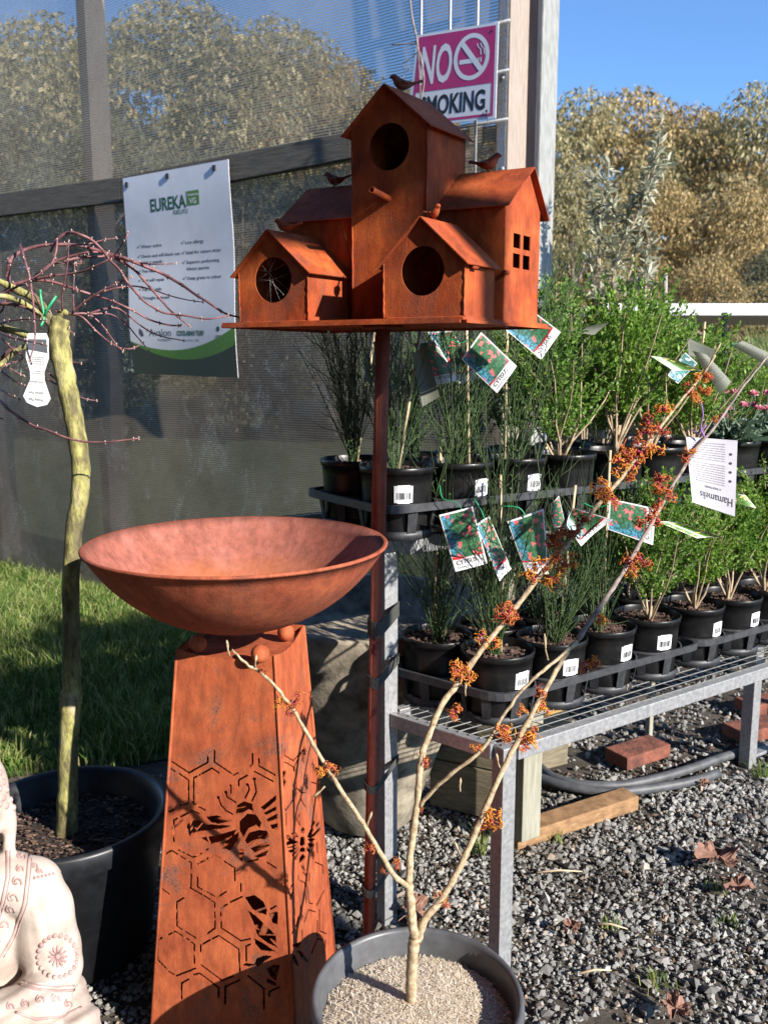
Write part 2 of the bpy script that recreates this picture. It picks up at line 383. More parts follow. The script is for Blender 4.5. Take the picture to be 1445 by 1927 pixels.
# grass blades
def blades(n, pts_fn, h, w, seed, lean=.5):
    r = np.random.default_rng(seed); x, y, dens = pts_fn(r, n); n = len(x)
    hh = h*r.uniform(.45, 1.25, n)*dens; a = r.uniform(0, 6.28, n); ln = r.uniform(.1, lean+.35, n)*hh
    dx, dy = np.cos(a)*ln, np.sin(a)*ln; b2 = r.uniform(0, 6.28, n); wx, wy = np.cos(b2)*w/2, np.sin(b2)*w/2
    V = np.zeros((n, 5, 3))
    V[:,0] = np.stack([x-wx, y-wy, x*0-.015], 1); V[:,1] = np.stack([x+wx, y+wy, x*0-.015], 1)
    V[:,2] = np.stack([x-wx*.8+dx*.4, y-wy*.8+dy*.4, hh*.6], 1); V[:,3] = np.stack([x+wx*.8+dx*.4, y+wy*.8+dy*.4, hh*.6], 1)
    V[:,4] = np.stack([x+dx, y+dy, hh], 1)
    k = np.arange(n)[:,None]*5
    F = np.concatenate([np.array([[0,1,3]])+k, np.array([[0,3,2]])+k, np.array([[2,3,4]])+k])
    return V.reshape(-1,3), F
LE = [(p.x, p.y) for p in lawn_edge]
def edge_y(x):
    return np.interp(x, [q[0] for q in LE], [q[1] for q in LE])
def grass_pts(r, n):
    x = r.uniform(-3.6, .25, n); y = r.uniform(2.3, 6.4, n)**1.0
    k = (y > edge_y(x)+r.normal(0, .02, n)); x, y = x[k], y[k]
    q = np.sin(x*4+1)*np.sin(y*3.4) + .6*np.sin(x*9+y*7) + .4*np.sin(x*19-y*13)
    cl = np.sin(x*31+y*17)*np.sin(x*13-y*37); return x, y, np.clip(.80+.42*q+.35*(cl > .55), .25, 1.9)
M['grass'] = mat_leaf('grass', [(.05,.11,.016), (.10,.19,.03), (.18,.28,.06), (.32,.37,.11), (.50,.45,.22)], .55, .4)
V, F = blades(110000, grass_pts, .085, .006, 11, .6)
tag(fast_mesh('grass', V, F, M['grass']), 'shaggy green grass growing below the shade cloth', 'grass', kind='stuff')

# ================================================================== SHADE CLOTH FENCE
FE = Vector((.831, -.556, 0)).normalized(); FN = Vector((-FE.y*-1*-1, 0, 0))
FN = Vector((-.556, -.831, 0)).normalized()
FP = atZ(100, 1092, 0)
def fence(px, py, off=0.0): return atPlane(px, py, FP + FN*off, FN)
def fs(px, py, off=0.0):
    q = fence(px, py, off) - FP; return q.dot(FE), q.z
def FW(s, z, off=0.0): q = FP + FE*s + FN*off; q.z = z; return q
s_end = fs(938, 300)[0]; s_left = -3.2
def cloth_mat(name, strand1, strand2, open_, dust, stepz):
    m, nt, b = new_mat(name); tc = nt.nodes.new('ShaderNodeTexCoord'); sp = nt.nodes.new('ShaderNodeSeparateXYZ'); nt.links.new(tc.outputs['UV'], sp.inputs[0])
    co = tc.outputs['UV']
    def wave(axis, step, jitter):
        mu = nt.nodes.new('ShaderNodeMath'); mu.operation = 'MULTIPLY'; mu.inputs[1].default_value = 6.28318/step; nt.links.new(sp.outputs[axis], mu.inputs[0])
        nz = noise(nt, co, 7, 3); ad = nt.nodes.new('ShaderNodeMath'); ad.operation = 'MULTIPLY_ADD'; ad.inputs[1].default_value = jitter; nt.links.new(nz.outputs[0], ad.inputs[0]); nt.links.new(mu.outputs[0], ad.inputs[2])
        s = nt.nodes.new('ShaderNodeMath'); s.operation = 'SINE'; nt.links.new(ad.outputs[0], s.inputs[0]); return s
    w1 = wave('Y', stepz, 4.0)
    n1 = noise(nt, co, 3.0, 6, .65); n2 = noise(nt, co, 240, 2, .7)
    base = ramp(nt, n1.outputs[0], [(.35, strand1), (.65, strand2)])
    if dust:
        mp = nt.nodes.new('ShaderNodeMapping'); mp.inputs['Scale'].default_value = (1, .55, 1); nt.links.new(co, mp.inputs[0])
        d1 = noise(nt, mp.outputs[0], 4.5, 8, .75, .8); dr = ramp(nt, d1.outputs[0], [(.54, (0,0,0)), (.62, (1,1,1))])
        d2 = noise(nt, co, 70, 3, .8); dr2 = ramp(nt, d2.outputs[0], [(.45, (0,0,0)), (.6, (1,1,1))])
        mm = nt.nodes.new('ShaderNodeMath'); mm.operation = 'MULTIPLY'; nt.links.new(dr.outputs[0], mm.inputs[0]); nt.links.new(dr2.outputs[0], mm.inputs[1])
        m2 = nt.nodes.new('ShaderNodeMath'); m2.operation = 'MULTIPLY'; m2.inputs[1].default_value = dust; nt.links.new(mm.outputs[0], m2.inputs[0])
        col = mixc(nt, m2.outputs[0], base.outputs[0], (.50,.48,.44))
    else: col = base.outputs[0]
    rr = ramp(nt, w1.outputs[0], [(.0, (.45,.45,.45)), (.75, (1.15,1.15,1.15))])
    mr = nt.nodes.new('ShaderNodeMapRange'); mr.inputs[1].default_value = -1; nt.links.new(w1.outputs[0], mr.inputs[0])
    nt.links.new(mr.outputs[0], rr.inputs[0])
    col = mixc(nt, 1.0, col, rr.outputs[0], 'MULTIPLY')
    nt.links.new(col, b.inputs['Base Color']); b.inputs['Roughness'].default_value = .8; b.inputs['Specular IOR Level'].default_value = .25
    tl = nt.nodes.new('ShaderNodeBsdfTranslucent'); nt.links.new(col, tl.inputs[0]); mt = nt.nodes.new('ShaderNodeMixShader'); mt.inputs[0].default_value = .3
    nt.links.new(b.outputs[0], mt.inputs[1]); nt.links.new(tl.outputs[0], mt.inputs[2])
    # holes between the strands
    th = nt.nodes.new('ShaderNodeMapRange'); th.inputs[1].default_value = -.6; th.inputs[2].default_value = .8
    th.inputs[3].default_value = min(1, open_*1.75); th.inputs[4].default_value = open_*.35
    nt.links.new(w1.outputs[0], th.inputs[0])
    nn = nt.nodes.new('ShaderNodeMapRange'); nn.inputs[1].default_value = .3; nn.inputs[2].default_value = .7; nn.inputs[3].default_value = .75; nn.inputs[4].default_value = 1.2; nt.links.new(n2.outputs[0], nn.inputs[0])
    mu = nt.nodes.new('ShaderNodeMath'); mu.operation = 'MULTIPLY'; mu.use_clamp = True; nt.links.new(th.outputs[0], mu.inputs[0]); nt.links.new(nn.outputs[0], mu.inputs[1])
    tp = nt.nodes.new('ShaderNodeBsdfTransparent'); mx = nt.nodes.new('ShaderNodeMixShader')
    nt.links.new(mu.outputs[0], mx.inputs[0]); nt.links.new(mt.outputs[0], mx.inputs[1]); nt.links.new(tp.outputs[0], mx.inputs[2])
    nt.links.new(mx.outputs[0], nt.nodes['Material Output'].inputs[0]); return m
def cloth(name, s0, s1, z0, z1, off, mat, parent, sag=.012, nx=70, nz=24):
    me = bpy.data.meshes.new(name); org = world_org(parent); vs = []; uv = []
    for j in range(nz+1):
        for i in range(nx+1):
            s = s0+(s1-s0)*i/nx; z = z0+(z1-z0)*j/nz
            o = off + sag*(math.sin(s*2.3+z*1.1)+.6*math.sin(s*5.1-z*2.7))
            vs.append(FW(s, z, o)-org); uv.append((s, z))
    fsx = [(j*(nx+1)+i, j*(nx+1)+i+1, (j+1)*(nx+1)+i+1, (j+1)*(nx+1)+i) for j in range(nz) for i in range(nx)]
    me.from_pydata(vs, [], fsx); ul = me.uv_layers.new(name='uv')
    for p in me.polygons:
        p.use_smooth = True
        for li in p.loop_indices: ul.data[li].uv = uv[me.loops[li].vertex_index]
    me.materials.append(mat); o = bpy.data.objects.new(name, me); COL.objects.link(o); o.parent = parent; return o
fen = thing('shade_cloth_fence', FW(0, 0), 'tall fence of see-through brown grey shade cloth with a dark timber rail behind the birdhouse', 'fence')
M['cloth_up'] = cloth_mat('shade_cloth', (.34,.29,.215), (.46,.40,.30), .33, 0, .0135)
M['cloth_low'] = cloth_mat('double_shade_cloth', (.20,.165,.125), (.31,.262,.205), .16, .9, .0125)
zr = fs(400, 330)[1]
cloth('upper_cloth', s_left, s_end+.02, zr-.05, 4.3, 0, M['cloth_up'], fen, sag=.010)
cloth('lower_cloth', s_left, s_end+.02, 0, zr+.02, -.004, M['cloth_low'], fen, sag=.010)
rb = MB()
rp = [(-260,452,412), (0,408,366), (232,381,334), (436,343,292), (665,299,249), (790,276,226)]
pts = [(fs(px, (y0+y1)/2, .03), abs(fs(px, y0)[1]-fs(px, y1)[1])) for px, y0, y1 in rp]
for (a, ha), (c2, hb) in zip(pts, pts[1:]):
    vs = []
    for (s, z), h in ((a, ha), (c2, hb)):
        for off in (.012, .052):
            for k in (-1, 1): vs.append(FW(s, z+k*h/2, off))
    rb.add(vs, [(0,2,3,1), (4,5,7,6), (0,1,5,4), (2,6,7,3), (0,4,6,2), (1,3,7,5)])
rb.build('rail', M['wood_rail'], fen, bevel=.004)
for px, w, d in ((197, .075, .15), (-14, .075, .14), (-420, .075, .14)):
    s = fs(px, 700, -.05)[0]; pm = MB()
    pm.box(FW(s-w/2, 2.15, -.04-d/2), (w, d, 4.3), ax=[FE, FN, Vector((0,0,1))]); pm.build('fence_post', M['wood_pale'], fen)
# end post group
UP = Vector((0,0,1)); AXF = [FE, FN, UP]
sj = fs(955, 300, .0)[0]
j = MB(); j.bbox(FW(sj-.03, 2.2, -.10), (.06, .20, 4.4), .004, ax=AXF)
tag(j.build('timber_jamb', M['wood_pale'], loc=FW(sj-.03, 0, -.10)), 'pale sunlit timber post at the open end of the shade cloth fence', 'post')
sp_ = fs(985, 300, -.20)[0]; se = fs(1011, 300, -.20)[0]
pb = MB(); dp = .175
pb.bbox(FW((sp_+se)/2+.0, 2.25, -.20-dp/2), (se-sp_+.02, dp, 4.5), .006, ax=AXF)
pw = thing('steel_post', FW((sp_+se)/2, 0, -.20-dp/2), 'tall galvanised steel post right of the no smoking sign, against the sky', 'post')
pb.build('column', M['galv_dull'], pw)
db = MB(); db.box(FW((sp_+se)/2-.004, 2.2, -.19), (se-sp_-.004, .018, 4.4), ax=AXF); db.build('shaded_face_strip', M['dark_steel'], pw)  # dark strip standing in for shade on the post's front face
# perforated strip with bolts
st = thing('perforated_strip', FW(sj-.075, 0, .02), 'perforated steel strip beside the no smoking sign', 'bracket')
sb = MB(); s0 = fs(939, 150, .02)[0]; s1 = fs(953, 150, .02)[0]
w_ = s1-s0; hol = [[(w_*(.35 if k % 2 else .7)+.006*math.cos(a*math.pi/4), 1.3+.0+k*.055+.006*math.sin(a*math.pi/4)) for a in range(8)] for k in range(40)]
sb.sheet([(0,1.2), (w_,1.2), (w_,4.2), (0,4.2)], hol, lambda a, b_: FW(s0+a, b_, .02), .003, FN)
sb.build('strip', M['galv'], st)
for py in (146, 318):
    bb = MB(); c = fence(945, py, .025); bb.ball(c, .011, 8, 6); bb.disc(c+FN*.001, .016, 8, ax=(FE, UP)); bb.build('bolt', M['galv'], st)
# wire mesh gate panel
wp = thing('wire_mesh_panel', FW(fs(850,150,.045)[0], 0, .045), 'galvanised wire mesh panel that carries the no smoking sign', 'panel')
for px in (792, 846, 897):
    t = MB(); s = fs(px, 120, .04)[0]; t.tube([FW(s, 1.5, .04), FW(s, 4.2, .04)], .0065, 8); t.build('vertical_wire', M['galv'], wp)
for py in (-60, 38, 131, 223, 322, 420):
    t = MB(); a = fence(957, py, .04); t.tube([FW(fs(780, 100, .04)[0], a.z-.0, .035), FW(fs(957, 100, .04)[0], a.z, .035)], .0075, 8); t.build('horizontal_wire', M['galv'], wp)

# ------------------------------------------------------------------ signs
def bilin(TL, TR, BR, BL, w, h):
    def P(x, y, lift=0.0):      # x right 0..w, y DOWN 0..h
        u, v = x/w, y/h; q = TL*(1-u)*(1-v)+TR*u*(1-v)+BR*u*v+BL*(1-u)*v
        n = (TR-TL).cross(BL-TL).normalized(); n = -n if n.dot(EYEP-TL) < 0 else n
        return q + n*lift
    return P
def card(P, w, h, th, r=.0, nx=8, ny=8, name='board', mat=None, parent=None, bow=0):
    mb = MB(); front = [[P(w*i/nx, h*k/ny, bow*math.sin(math.pi*i/nx)) for i in range(nx+1)] for k in range(ny+1)]
    back = [[P(w*i/nx, h*k/ny, bow*math.sin(math.pi*i/nx)-th) for i in range(nx+1)] for k in range(ny+1)]
    vs = [p for r_ in front for p in r_] + [p for r_ in back for p in r_]; n = (nx+1)*(ny+1); f = []
    for k in range(ny):
        for i in range(nx):
            a = k*(nx+1)+i; f.append((a, a+nx+1, a+nx+2, a+1)); f.append((a+n, a+1+n, a+nx+2+n, a+nx+1+n))
    for i in range(nx): f.append((i, i+1, i+1+n, i+n)); a = ny*(nx+1)+i; f.append((a, a+n, a+1+n, a+1))
    for k in range(ny): a = k*(nx+1); f.append((a, a+n, a+nx+1+n, a+nx+1)); a += nx; f.append((a, a+nx+1, a+nx+1+n, a+n))
    mb.add(vs, f); return mb.build(name, mat, parent)
M['sign_white'] = mat_noisy('sign_white', (.66,.67,.70), (.74,.75,.78), 6, .35, 0)
M['sign_pink'] = mat_noisy('sign_pink', (.42,.022,.13), (.50,.035,.17), 5, .3, 0)
M['sign_black'] = mat_plain('sign_black', (.02,.02,.022), .4)
O = .06
TL, TR, BR, BL = fence(785,66,O), fence(938,41,O), fence(932,222,O), fence(767,241,O)
ns = thing('no_smoking_sign', (BL+BR)/2, 'pink and white NO SMOKING sign wired to the mesh panel', 'sign')
w, h = 100.0, 106.0; P = bilin(TL, TR, BR, BL, w, h)
card(P, w, h, .004, name='board', mat=M['sign_white'], parent=ns, nx=4, ny=4)
def poly_on(P, pts, lift, name, mat, parent):
    mb = MB(); tr = tessellate_polygon([[Vector((x, y, 0)) for x, y in pts]]); mb.add([P(x, y, lift) for x, y in pts], [tuple(t) for t in tr]); return mb.build(name, mat, parent)
def rect(x0, y0, x1, y1): return [(x0,y0), (x1,y0), (x1,y1), (x0,y1)]
def ringy(cx, cy, rx, ry, n=40, a0=0, a1=6.2832): return [(cx+rx*math.cos(a0+(a1-a0)*k/n), cy+ry*math.sin(a0+(a1-a0)*k/n)) for k in range(n)]
lv = .0007
mb = MB()
def addpoly(mb, P, pts, lift, holes=()):
    tr = tessellate_polygon([[Vector((x, y, 0)) for x, y in q] for q in [pts]+list(holes)]); fl = [p for q in [pts]+list(holes) for p in q]
    mb.add([P(x, y, lift) for x, y in fl], [tuple(t) for t in tr])
addpoly(mb, P, rect(3,3,97,103), lv, [rect(5.5,66,94.5,100)])
mb.build('pink_field', M['sign_pink'], ns)
mb = MB(); addpoly(mb, P, ringy(70,34,21,26), lv*2, [ringy(70,34,16.5,21)])
addpoly(mb, P, [(56.5,20), (60,15.5), (84,47.5), (80.5,52.5)], lv*2.4)
addpoly(mb, P, rect(56,36,76,41), lv*1.9); addpoly(mb, P, rect(77.5,36,79,41), lv*2); addpoly(mb, P, rect(80.5,36,82,41), lv*2)
for dx in (0, 4):
    q = [(76+dx,20), (77.5+dx,24), (80.5+dx,27), (81+dx,33)]
    for (x0,y0), (x1,y1) in zip(q, q[1:]): addpoly(mb, P, [(x0-.6,y0), (x0+.7,y0), (x1+.7,y1), (x1-.6,y1)], lv*2.1)
mb.build('no_smoking_symbol', M['sign_white'], ns)
T = lambda mb, s, P, x, y, size, lift, **k: put_text(mb, s, lambda a, c_: P(a, 2*y-c_, lift), x, y, size, **k)
mb = MB(); T(mb, 'NO', P, 8, 57, 60, lv*2, off=1.2, width=38); mb.build('word_no', M['sign_white'], ns)
mb = MB(); T(mb, 'SMOKING', P, 12, 94, 31, lv, off=.9, width=76); mb.build('word_smoking', M['sign_black'], ns)
mb = MB()
for x, y in ((92,9), (90,97)): addpoly(mb, P, ringy(x,y,1.3,1.6,12), lv*3)
q = P(90, 97, .004); mb.tube([q, q+Vector((.01,0,-.06)), q+Vector((-.015,0,-.14))], .002, 5)
mb.build('wire_tie', M['sign_black'], ns)

O = .075
TL, TR, BR, BL = fence(233,336,O), fence(431,300,O), fence(450,711,O), fence(252,703,O)
_P0 = None
es = thing('lawn_sign', (BL+BR)/2, 'white turf advertising sheet with green wave along its bottom, fixed to the fence rail', 'sign')
w, h = 200.0, 390.0; _PB = bilin(TL, TR, BR, BL, w, h)
def P(x, y, l=0.0): return _PB(x, y, l + .010*math.sin(x/200*5+y/390*3)*(y/390)+.006*math.sin(y/390*9+1))
card(P, w, h, .003, name='sheet', mat=M['sign_white'], parent=es, nx=20, ny=30)
M['s_dgreen'] = mat_plain('sign_dark_green', (.02,.10,.045), .5); M['s_green'] = mat_plain('sign_green', (.10,.24,.045), .45); M['s_grey'] = mat_plain('sign_grey_green', (.045,.06,.042), .5)
wav = lambda t: (200*t, 317 + 26*4*t*(1-t) - 22*t*t + 6*(1-t)**2)
wv2 = lambda t: (200*t, 317 + 33*4*t*(1-t) + 3*t*t + 8)
n = 24
addp = [wav(k/n) for k in range(n+1)]; low = [wv2(k/n) for k in range(n, -1, -1)]
def strip_on(P, fa, fb, m_, lift, name, mat, parent):
    mb = MB()
    for k in range(n):
        for j_ in range(m_):
            q = [[(a[0]*(1-t)+b_[0]*t, a[1]*(1-t)+b_[1]*t) for t in (j_/m_, (j_+1)/m_)] for a, b_ in ((fa(k/n), fb(k/n)), (fa((k+1)/n), fb((k+1)/n)))]
            mb.quad(P(*q[0][0], lift), P(*q[1][0], lift), P(*q[1][1], lift), P(*q[0][1], lift))
    return mb.build(name, mat, parent)
strip_on(P, wav, wv2, 4, lv*1.3, 'green_wave', M['s_green'], es)
strip_on(P, wv2, lambda t: (200*t, 390), 6, lv*1.3, 'dark_band', M['s_grey'], es)
mb = MB(); T(mb, 'EUREKA', P, 52, 72, 33, lv, off=.9, width=68); mb.build('title_lettering', M['s_dgreen'], es)
mb = MB(); T(mb, 'KIKUYU', P, 96, 83, 12, lv, off=.1, width=26); mb.build('subtitle_lettering', M['s_dgreen'], es)
poly_on(P, rect(122,44,145,70), lv, 'green_badge', M['s_green'], es)
mb = MB(); T(mb, 'PREMIUM', P, 124, 53, 5, lv*2, off=.1, width=19); T(mb, 'VG', P, 127, 67, 14, lv*2, off=.3, width=13); mb.build('badge_lettering', M['sign_white'], es)
mb = MB(); ck = MB()
for x, y, tx in ((28,139,'Winter active'), (28,158,'Dense and will block out'), (28,170,'winter weeds'), (28,187,'Fine leaf'), (28,205,'Fast self repair'), (28,223,'Full sun only'), (28,240,'Drought tolerant'),
                 (113,139,'Low allergy'), (113,158,'Ideal for nature strips'), (113,176,'Superior performing'), (113,188,'kikuyu species'), (113,206,'Deep green in colour')):
    T(mb, tx, P, x, y, 8.6, lv, off=.12, sx=.85)
    if not tx[0].islower() or tx == 'Dense and will block out':
        addpoly(ck, P, [(x-8,y-3), (x-6.8,y-4), (x-5.6,y-1.8), (x-2.6,y-7), (x-1.8,y-6.3), (x-5.3,y)], lv)
mb.build('list_lettering', M['ink_grey'], es); ck.build('tick_marks', M['s_dgreen'], es)
for wd_, x_, y_, s_, w__, o_ in (('Avalon',37,313,21,42,0.), ('NURSERY',53,323,7,26,0.), ('turf for life',104,323,6,28,0.), ('LAWN',163,316,7,11,.2)):
    mb = MB(); T(mb, wd_, P, x_, y_, s_, lv, off=o_, width=w__); mb.build('logo_lettering', M['ink_grey'], es)
mb = MB(); addpoly(mb, P, [(19,297), (25,303), (27,313), (22,314), (18,307)], lv); mb.build('leaf_logo', M['ink_grey'], es)
mb = MB(); T(mb, 'COOLABAH TURF', P, 90, 312, 13, lv, off=.5, width=52); mb.build('turf_logo_lettering', M['s_dgreen'], es); mb = MB(); addpoly(mb, P, ringy(169,300,3,5,14), lv); mb.build('round_logo', M['s_dgreen'], es)
for x, y in ((9,14), (90,11), (176,11)):
    mb = MB(); addpoly(mb, P, ringy(x,y,5,7,16), .003); mb.build('washer', M['sign_white'], es)
    mb = MB(); mb.bbox(P(x,y,.006), (.024,.006,.028), .002, ax=AXF); mb.build('bolt_head', M['dark_steel'], es)
# ================================================================== BIRDHOUSE
ZP = 1.5385                                  # underside of the platform
Nr = atZ(871, 601, ZP); Lf = atZ(418, 612, ZP); Rt = atZ(1029, 614, ZP)
UA = (Lf-Nr); PL = UA.length; UA.normalize()
VB = (Rt-Nr); PW_ = VB.length; VB.normalize()
NA = Vector((UA.y, -UA.x, 0)); NA = NA if NA.dot(Nr-EYEP) < 0 else -NA     # outward normal of the front
NS = -UA                                                                  # outward of the right hand side
PT = .005
def W3(u, v, z): q = Nr + UA*u + VB*v; q.z = z; return q
def front_hit(px, py, v):
    n = UA.cross(UP); q = atPlane(px, py, Nr+VB*v, n) - Nr
    a, b_ = _uv(q); return a, q.z+Nr.z
def side_hit(px, py, u):
    n = VB.cross(UP); q = atPlane(px, py, Nr+UA*u, n) - Nr
    a, b_ = _uv(q); return b_, q.z+Nr.z
def _uv(q):
    d = UA.x*VB.y - UA.y*VB.x; return (q.x*VB.y-q.y*VB.x)/d, (UA.x*q.y-UA.y*q.x)/d
pole_base = Vector((atY(692, 1745, 1.985).x, 1.985, 0))
bh = thing('birdhouse', pole_base, 'rusty steel village of gabled birdhouses on a tall pole', 'birdhouse')
mb = MB(); c = [W3(0,0,0), W3(PL,0,0), W3(PL,PW_,0), W3(0,PW_,0)]
vs = []
for z in (ZP, ZP+PT): vs += [Vector((q.x, q.y, z)) for q in c]
mb.add(vs, [(3,2,1,0), (4,5,6,7), (0,1,5,4), (1,2,6,5), (2,3,7,6), (3,0,4,7)])
for q0, q1 in ((c[0],c[1]), (c[1],c[2]), (c[2],c[3]), (c[3],c[0])):   # folded rim
    d = (q1-q0).normalized(); mid = (q0+q1)/2; mid.z = ZP-.003; nn = Vector((-d.y, d.x, 0))
    mb.box(mid+nn*.0035, ((q1-q0).length-.008, .005, .006), ax=[d, nn, UP])
mb.build('platform', M['rust_house'], bh, recalc=True)
ZT = ZP+PT
pc = W3(PL/2, PW_/2, 0); pole_top = atY(721, 632, pc.y); pole_top.z = ZP-.001
mb = MB(); pj = pole_base.lerp(pole_top, .69)
mb.tube([pole_base+Vector((0,0,-.05)), pj], .0150, 20); mb.build('lower_pole', M['rust_dark'], bh)
mb = MB(); mb.tube([pj-Vector((0,0,.004)), pole_top], .0165, 20); mb.tube([pole_top-Vector((0,0,.006)), pole_top], .045, 20); mb.build('upper_pole', M['rust_dark'], bh)
mb = MB(); q = atZ(700, 1702, .05); q.y = pole_base.y; q2 = q+Vector((.13,-.02,-.004)); mb.tube([q, q2], .0075, 8); mb.tube([q2, q2+Vector((.015,-.004,-.09))], .0075, 8); mb.build('foot_peg', M['rust_house'], bh)

def circ(cx, cy, rx, ry, n=40): return [(cx+rx*math.cos(2*math.pi*k/n), cy+ry*math.sin(2*math.pi*k/n)) for k in range(n)]
def panel(mb, P, nrm, outer, holes, th=.0022): mb.sheet(outer, holes, P, th, nrm)
def slab(mb, a, b_, c_, d, th=.0022):
    n = (b_-a).cross(d-a).normalized()
    if n.z < 0: n = -n
    mb.add([a,b_,c_,d]+[q+n*th for q in (a,b_,c_,d)], [(0,1,2,3), (4,7,6,5), (0,4,5,1), (1,5,6,2), (2,6,7,3), (3,7,4,0)])
def gable_front(name, u0, u1, v0, v1, zb, ze, za, ap=None, hole=None, ov=.012, parent=None, ovb=.006, kid='house'):
    """ridge runs along v; gable faces the front"""
    ap = (u0+u1)/2 if ap is None else ap; mb = MB()
    out = [(u0,zb), (u1,zb), (u1,ze), (ap,za), (u0,ze)]
    panel(mb, lambda a, z: W3(a, v0, z), NA, out, [circ(*hole)] if hole else [])
    panel(mb, lambda a, z: W3(a, v1, z), -NA, out, [])
    for u, s in ((u0, NS), (u1, -NS)):
        panel(mb, lambda a, z: W3(u, a, z), s, [(v0+.0025,zb), (v1-.0025,zb), (v1-.0025,ze-.001), (v0+.0025,ze-.001)], [])
    jr = random.Random(int(zb*1000)+int(u0*1000))
    for u in (u0, u1):
        L_ = [W3(u+jr.uniform(-.0006,.0006), v0+jr.uniform(-.0008,.0004), zb+(ze-zb)*k/14) for k in range(15)]; mb.tube(L_, [.0017+jr.uniform(-.0005,.0006) for _ in L_], 6)
        L_ = [W3(u, v0+(v1-v0)*k/10, zb+.0005+jr.uniform(0,.0006)) for k in range(11)]; mb.tube(L_, [.0019+jr.uniform(-.0006,.0006) for _ in L_], 6)
    L_ = [W3(u0+(u1-u0)*k/14, v0-.0005, zb+.0005) for k in range(15)]; mb.tube(L_, [.0018+jr.uniform(-.0007,.0007) for _ in L_], 6)
    h = mb.build(kid, M['rust_house'], parent, recalc=True)
    r = MB()
    for ue in (u0, u1):
        sgn = -1 if ue < ap else 1; k = ov/abs(ue-ap); uo = ue+sgn*ov; zo = ze-(za-ze)*k
        slab(r, W3(ap, v0-ov, za+.001), W3(uo, v0-ov, zo+.001), W3(uo, v1+ovb, zo+.001), W3(ap, v1+ovb, za+.001))
    r.build('roof', M['rust_house'], h, recalc=True)
    return h
def bird_mesh(name, P, yaw, s, parent, mat):
    s *= 1.15; mb = MB(); R_ = Matrix.Rotation(yaw, 3, 'Z')
    path = [(-.031,0,.020), (-.022,0,.0165), (-.013,0,.0135), (-.004,0,.0125), (.004,0,.0145), (.010,0,.0195), (.0135,0,.0245), (.0165,0,.0262), (.020,0,.0262), (.025,0,.0245)]
    rad = [.0022,.0032,.0062,.0095,.0100,.0082,.0062,.0058,.0040,.0006]
    mb.tube([P + R_ @ Vector(p)*s for p in path], [r_*s for r_ in rad], 10)
    mb.tube([P + R_ @ Vector(p)*s for p in ((-.04,0,.022), (-.028,0,.0185), (-.016,0,.015))], [.0045*s,.0045*s,.003*s], 8, flat=.4)
    for sy in (-1, 1):      # folded wings
        mb.tube([P + R_ @ Vector(p)*s for p in ((.004,.0075*sy,.0165), (-.006,.0088*sy,.0155), (-.02,.005*sy,.0175))], [.003*s,.0045*s,.001*s], 6, flat=.5)
        mb.tube([P + R_ @ Vector(p)*s for p in ((.001,.003*sy,.008), (.002,.003*sy,0))], .0012*s, 5)
    return mb.build(name, mat, parent)
yawU = math.atan2(UA.y, UA.x)
# right small house
v0 = .010
uL, _ = front_hit(722, 586, v0); uR, _ = front_hit(873, 585, v0); _, zE = front_hit(722, 492, v0); uA, zA = front_hit(796, 411, v0)
_, zE2 = front_hit(873, 493, v0); ze = (zE+zE2)/2
hu, hz = front_hit(795, 510, v0); rx = abs(front_hit(834, 510, v0)[0]-hu); rz = abs(front_hit(795, 463, v0)[1]-hz)
vBarn, _ = side_hit(947, 560, uR); vT = vBarn-.035
houseR = gable_front('small_house', uR, uL, v0, vT-.003, ZT, ze, zA, uA, (hu, hz, (rx+rz)/2*1.0, rz), parent=bh)
mb = MB()
for vv in (v0+.02, vBarn-.01):
    q = W3(uR-.006, vv, ze-.012); mb.tube([q-VB*.004+NS*.0, q+VB*.014], .0048, 8)
mb.build('hinge', M['rust_house'], houseR)
bird_mesh('bird', W3(uA, v0+.035, zA+.001), yawU+2.6, .80, bh, M['rust_house'])
# left small house
v1 = .022
uL1, _ = front_hit(452, 598, v1); uR1, _ = front_hit(580, 594, v1); uA1, zA1 = front_hit(509, 435, v1); zE1 = (front_hit(452, 512, v1)[1]+front_hit(580, 508, v1)[1])/2
hu1, hz1 = front_hit(514, 527, v1); rz1 = abs(front_hit(514, 484, v1)[1]-hz1)
vLb, _ = side_hit(664, 560, uR1)
gable_front('small_house', uR1, uL1, v1, vLb, ZT, zE1, zA1, uA1, (hu1, hz1, rz1*.97, rz1), parent=bh)
wb = MB(); rw_ = random.Random(8); cw_ = (hu1+.018, hz1+.012)
for k in range(7):
    a_ = rw_.uniform(0, 6.28); a2_ = a_+rw_.uniform(1.2, 3.6); q_ = [(hu1+rz1*.95*math.cos(t_), hz1+rz1*.97*math.sin(t_)) for t_ in (a_, a2_)]
    wb.tube([W3(q_[0][0], v1+.004, q_[0][1]), W3((q_[0][0]+q_[1][0])/2*.4+cw_[0]*.6, v1+.008, (q_[0][1]+q_[1][1])/2*.4+cw_[1]*.6), W3(q_[1][0], v1+.004, q_[1][1])], .00012, 4)
wb.build('cobweb', M['white_label'], bh)
bird_mesh('bird', W3(uA1, v1+.045, zA1+.001), yawU+.25, .85, bh, M['rust_house'])
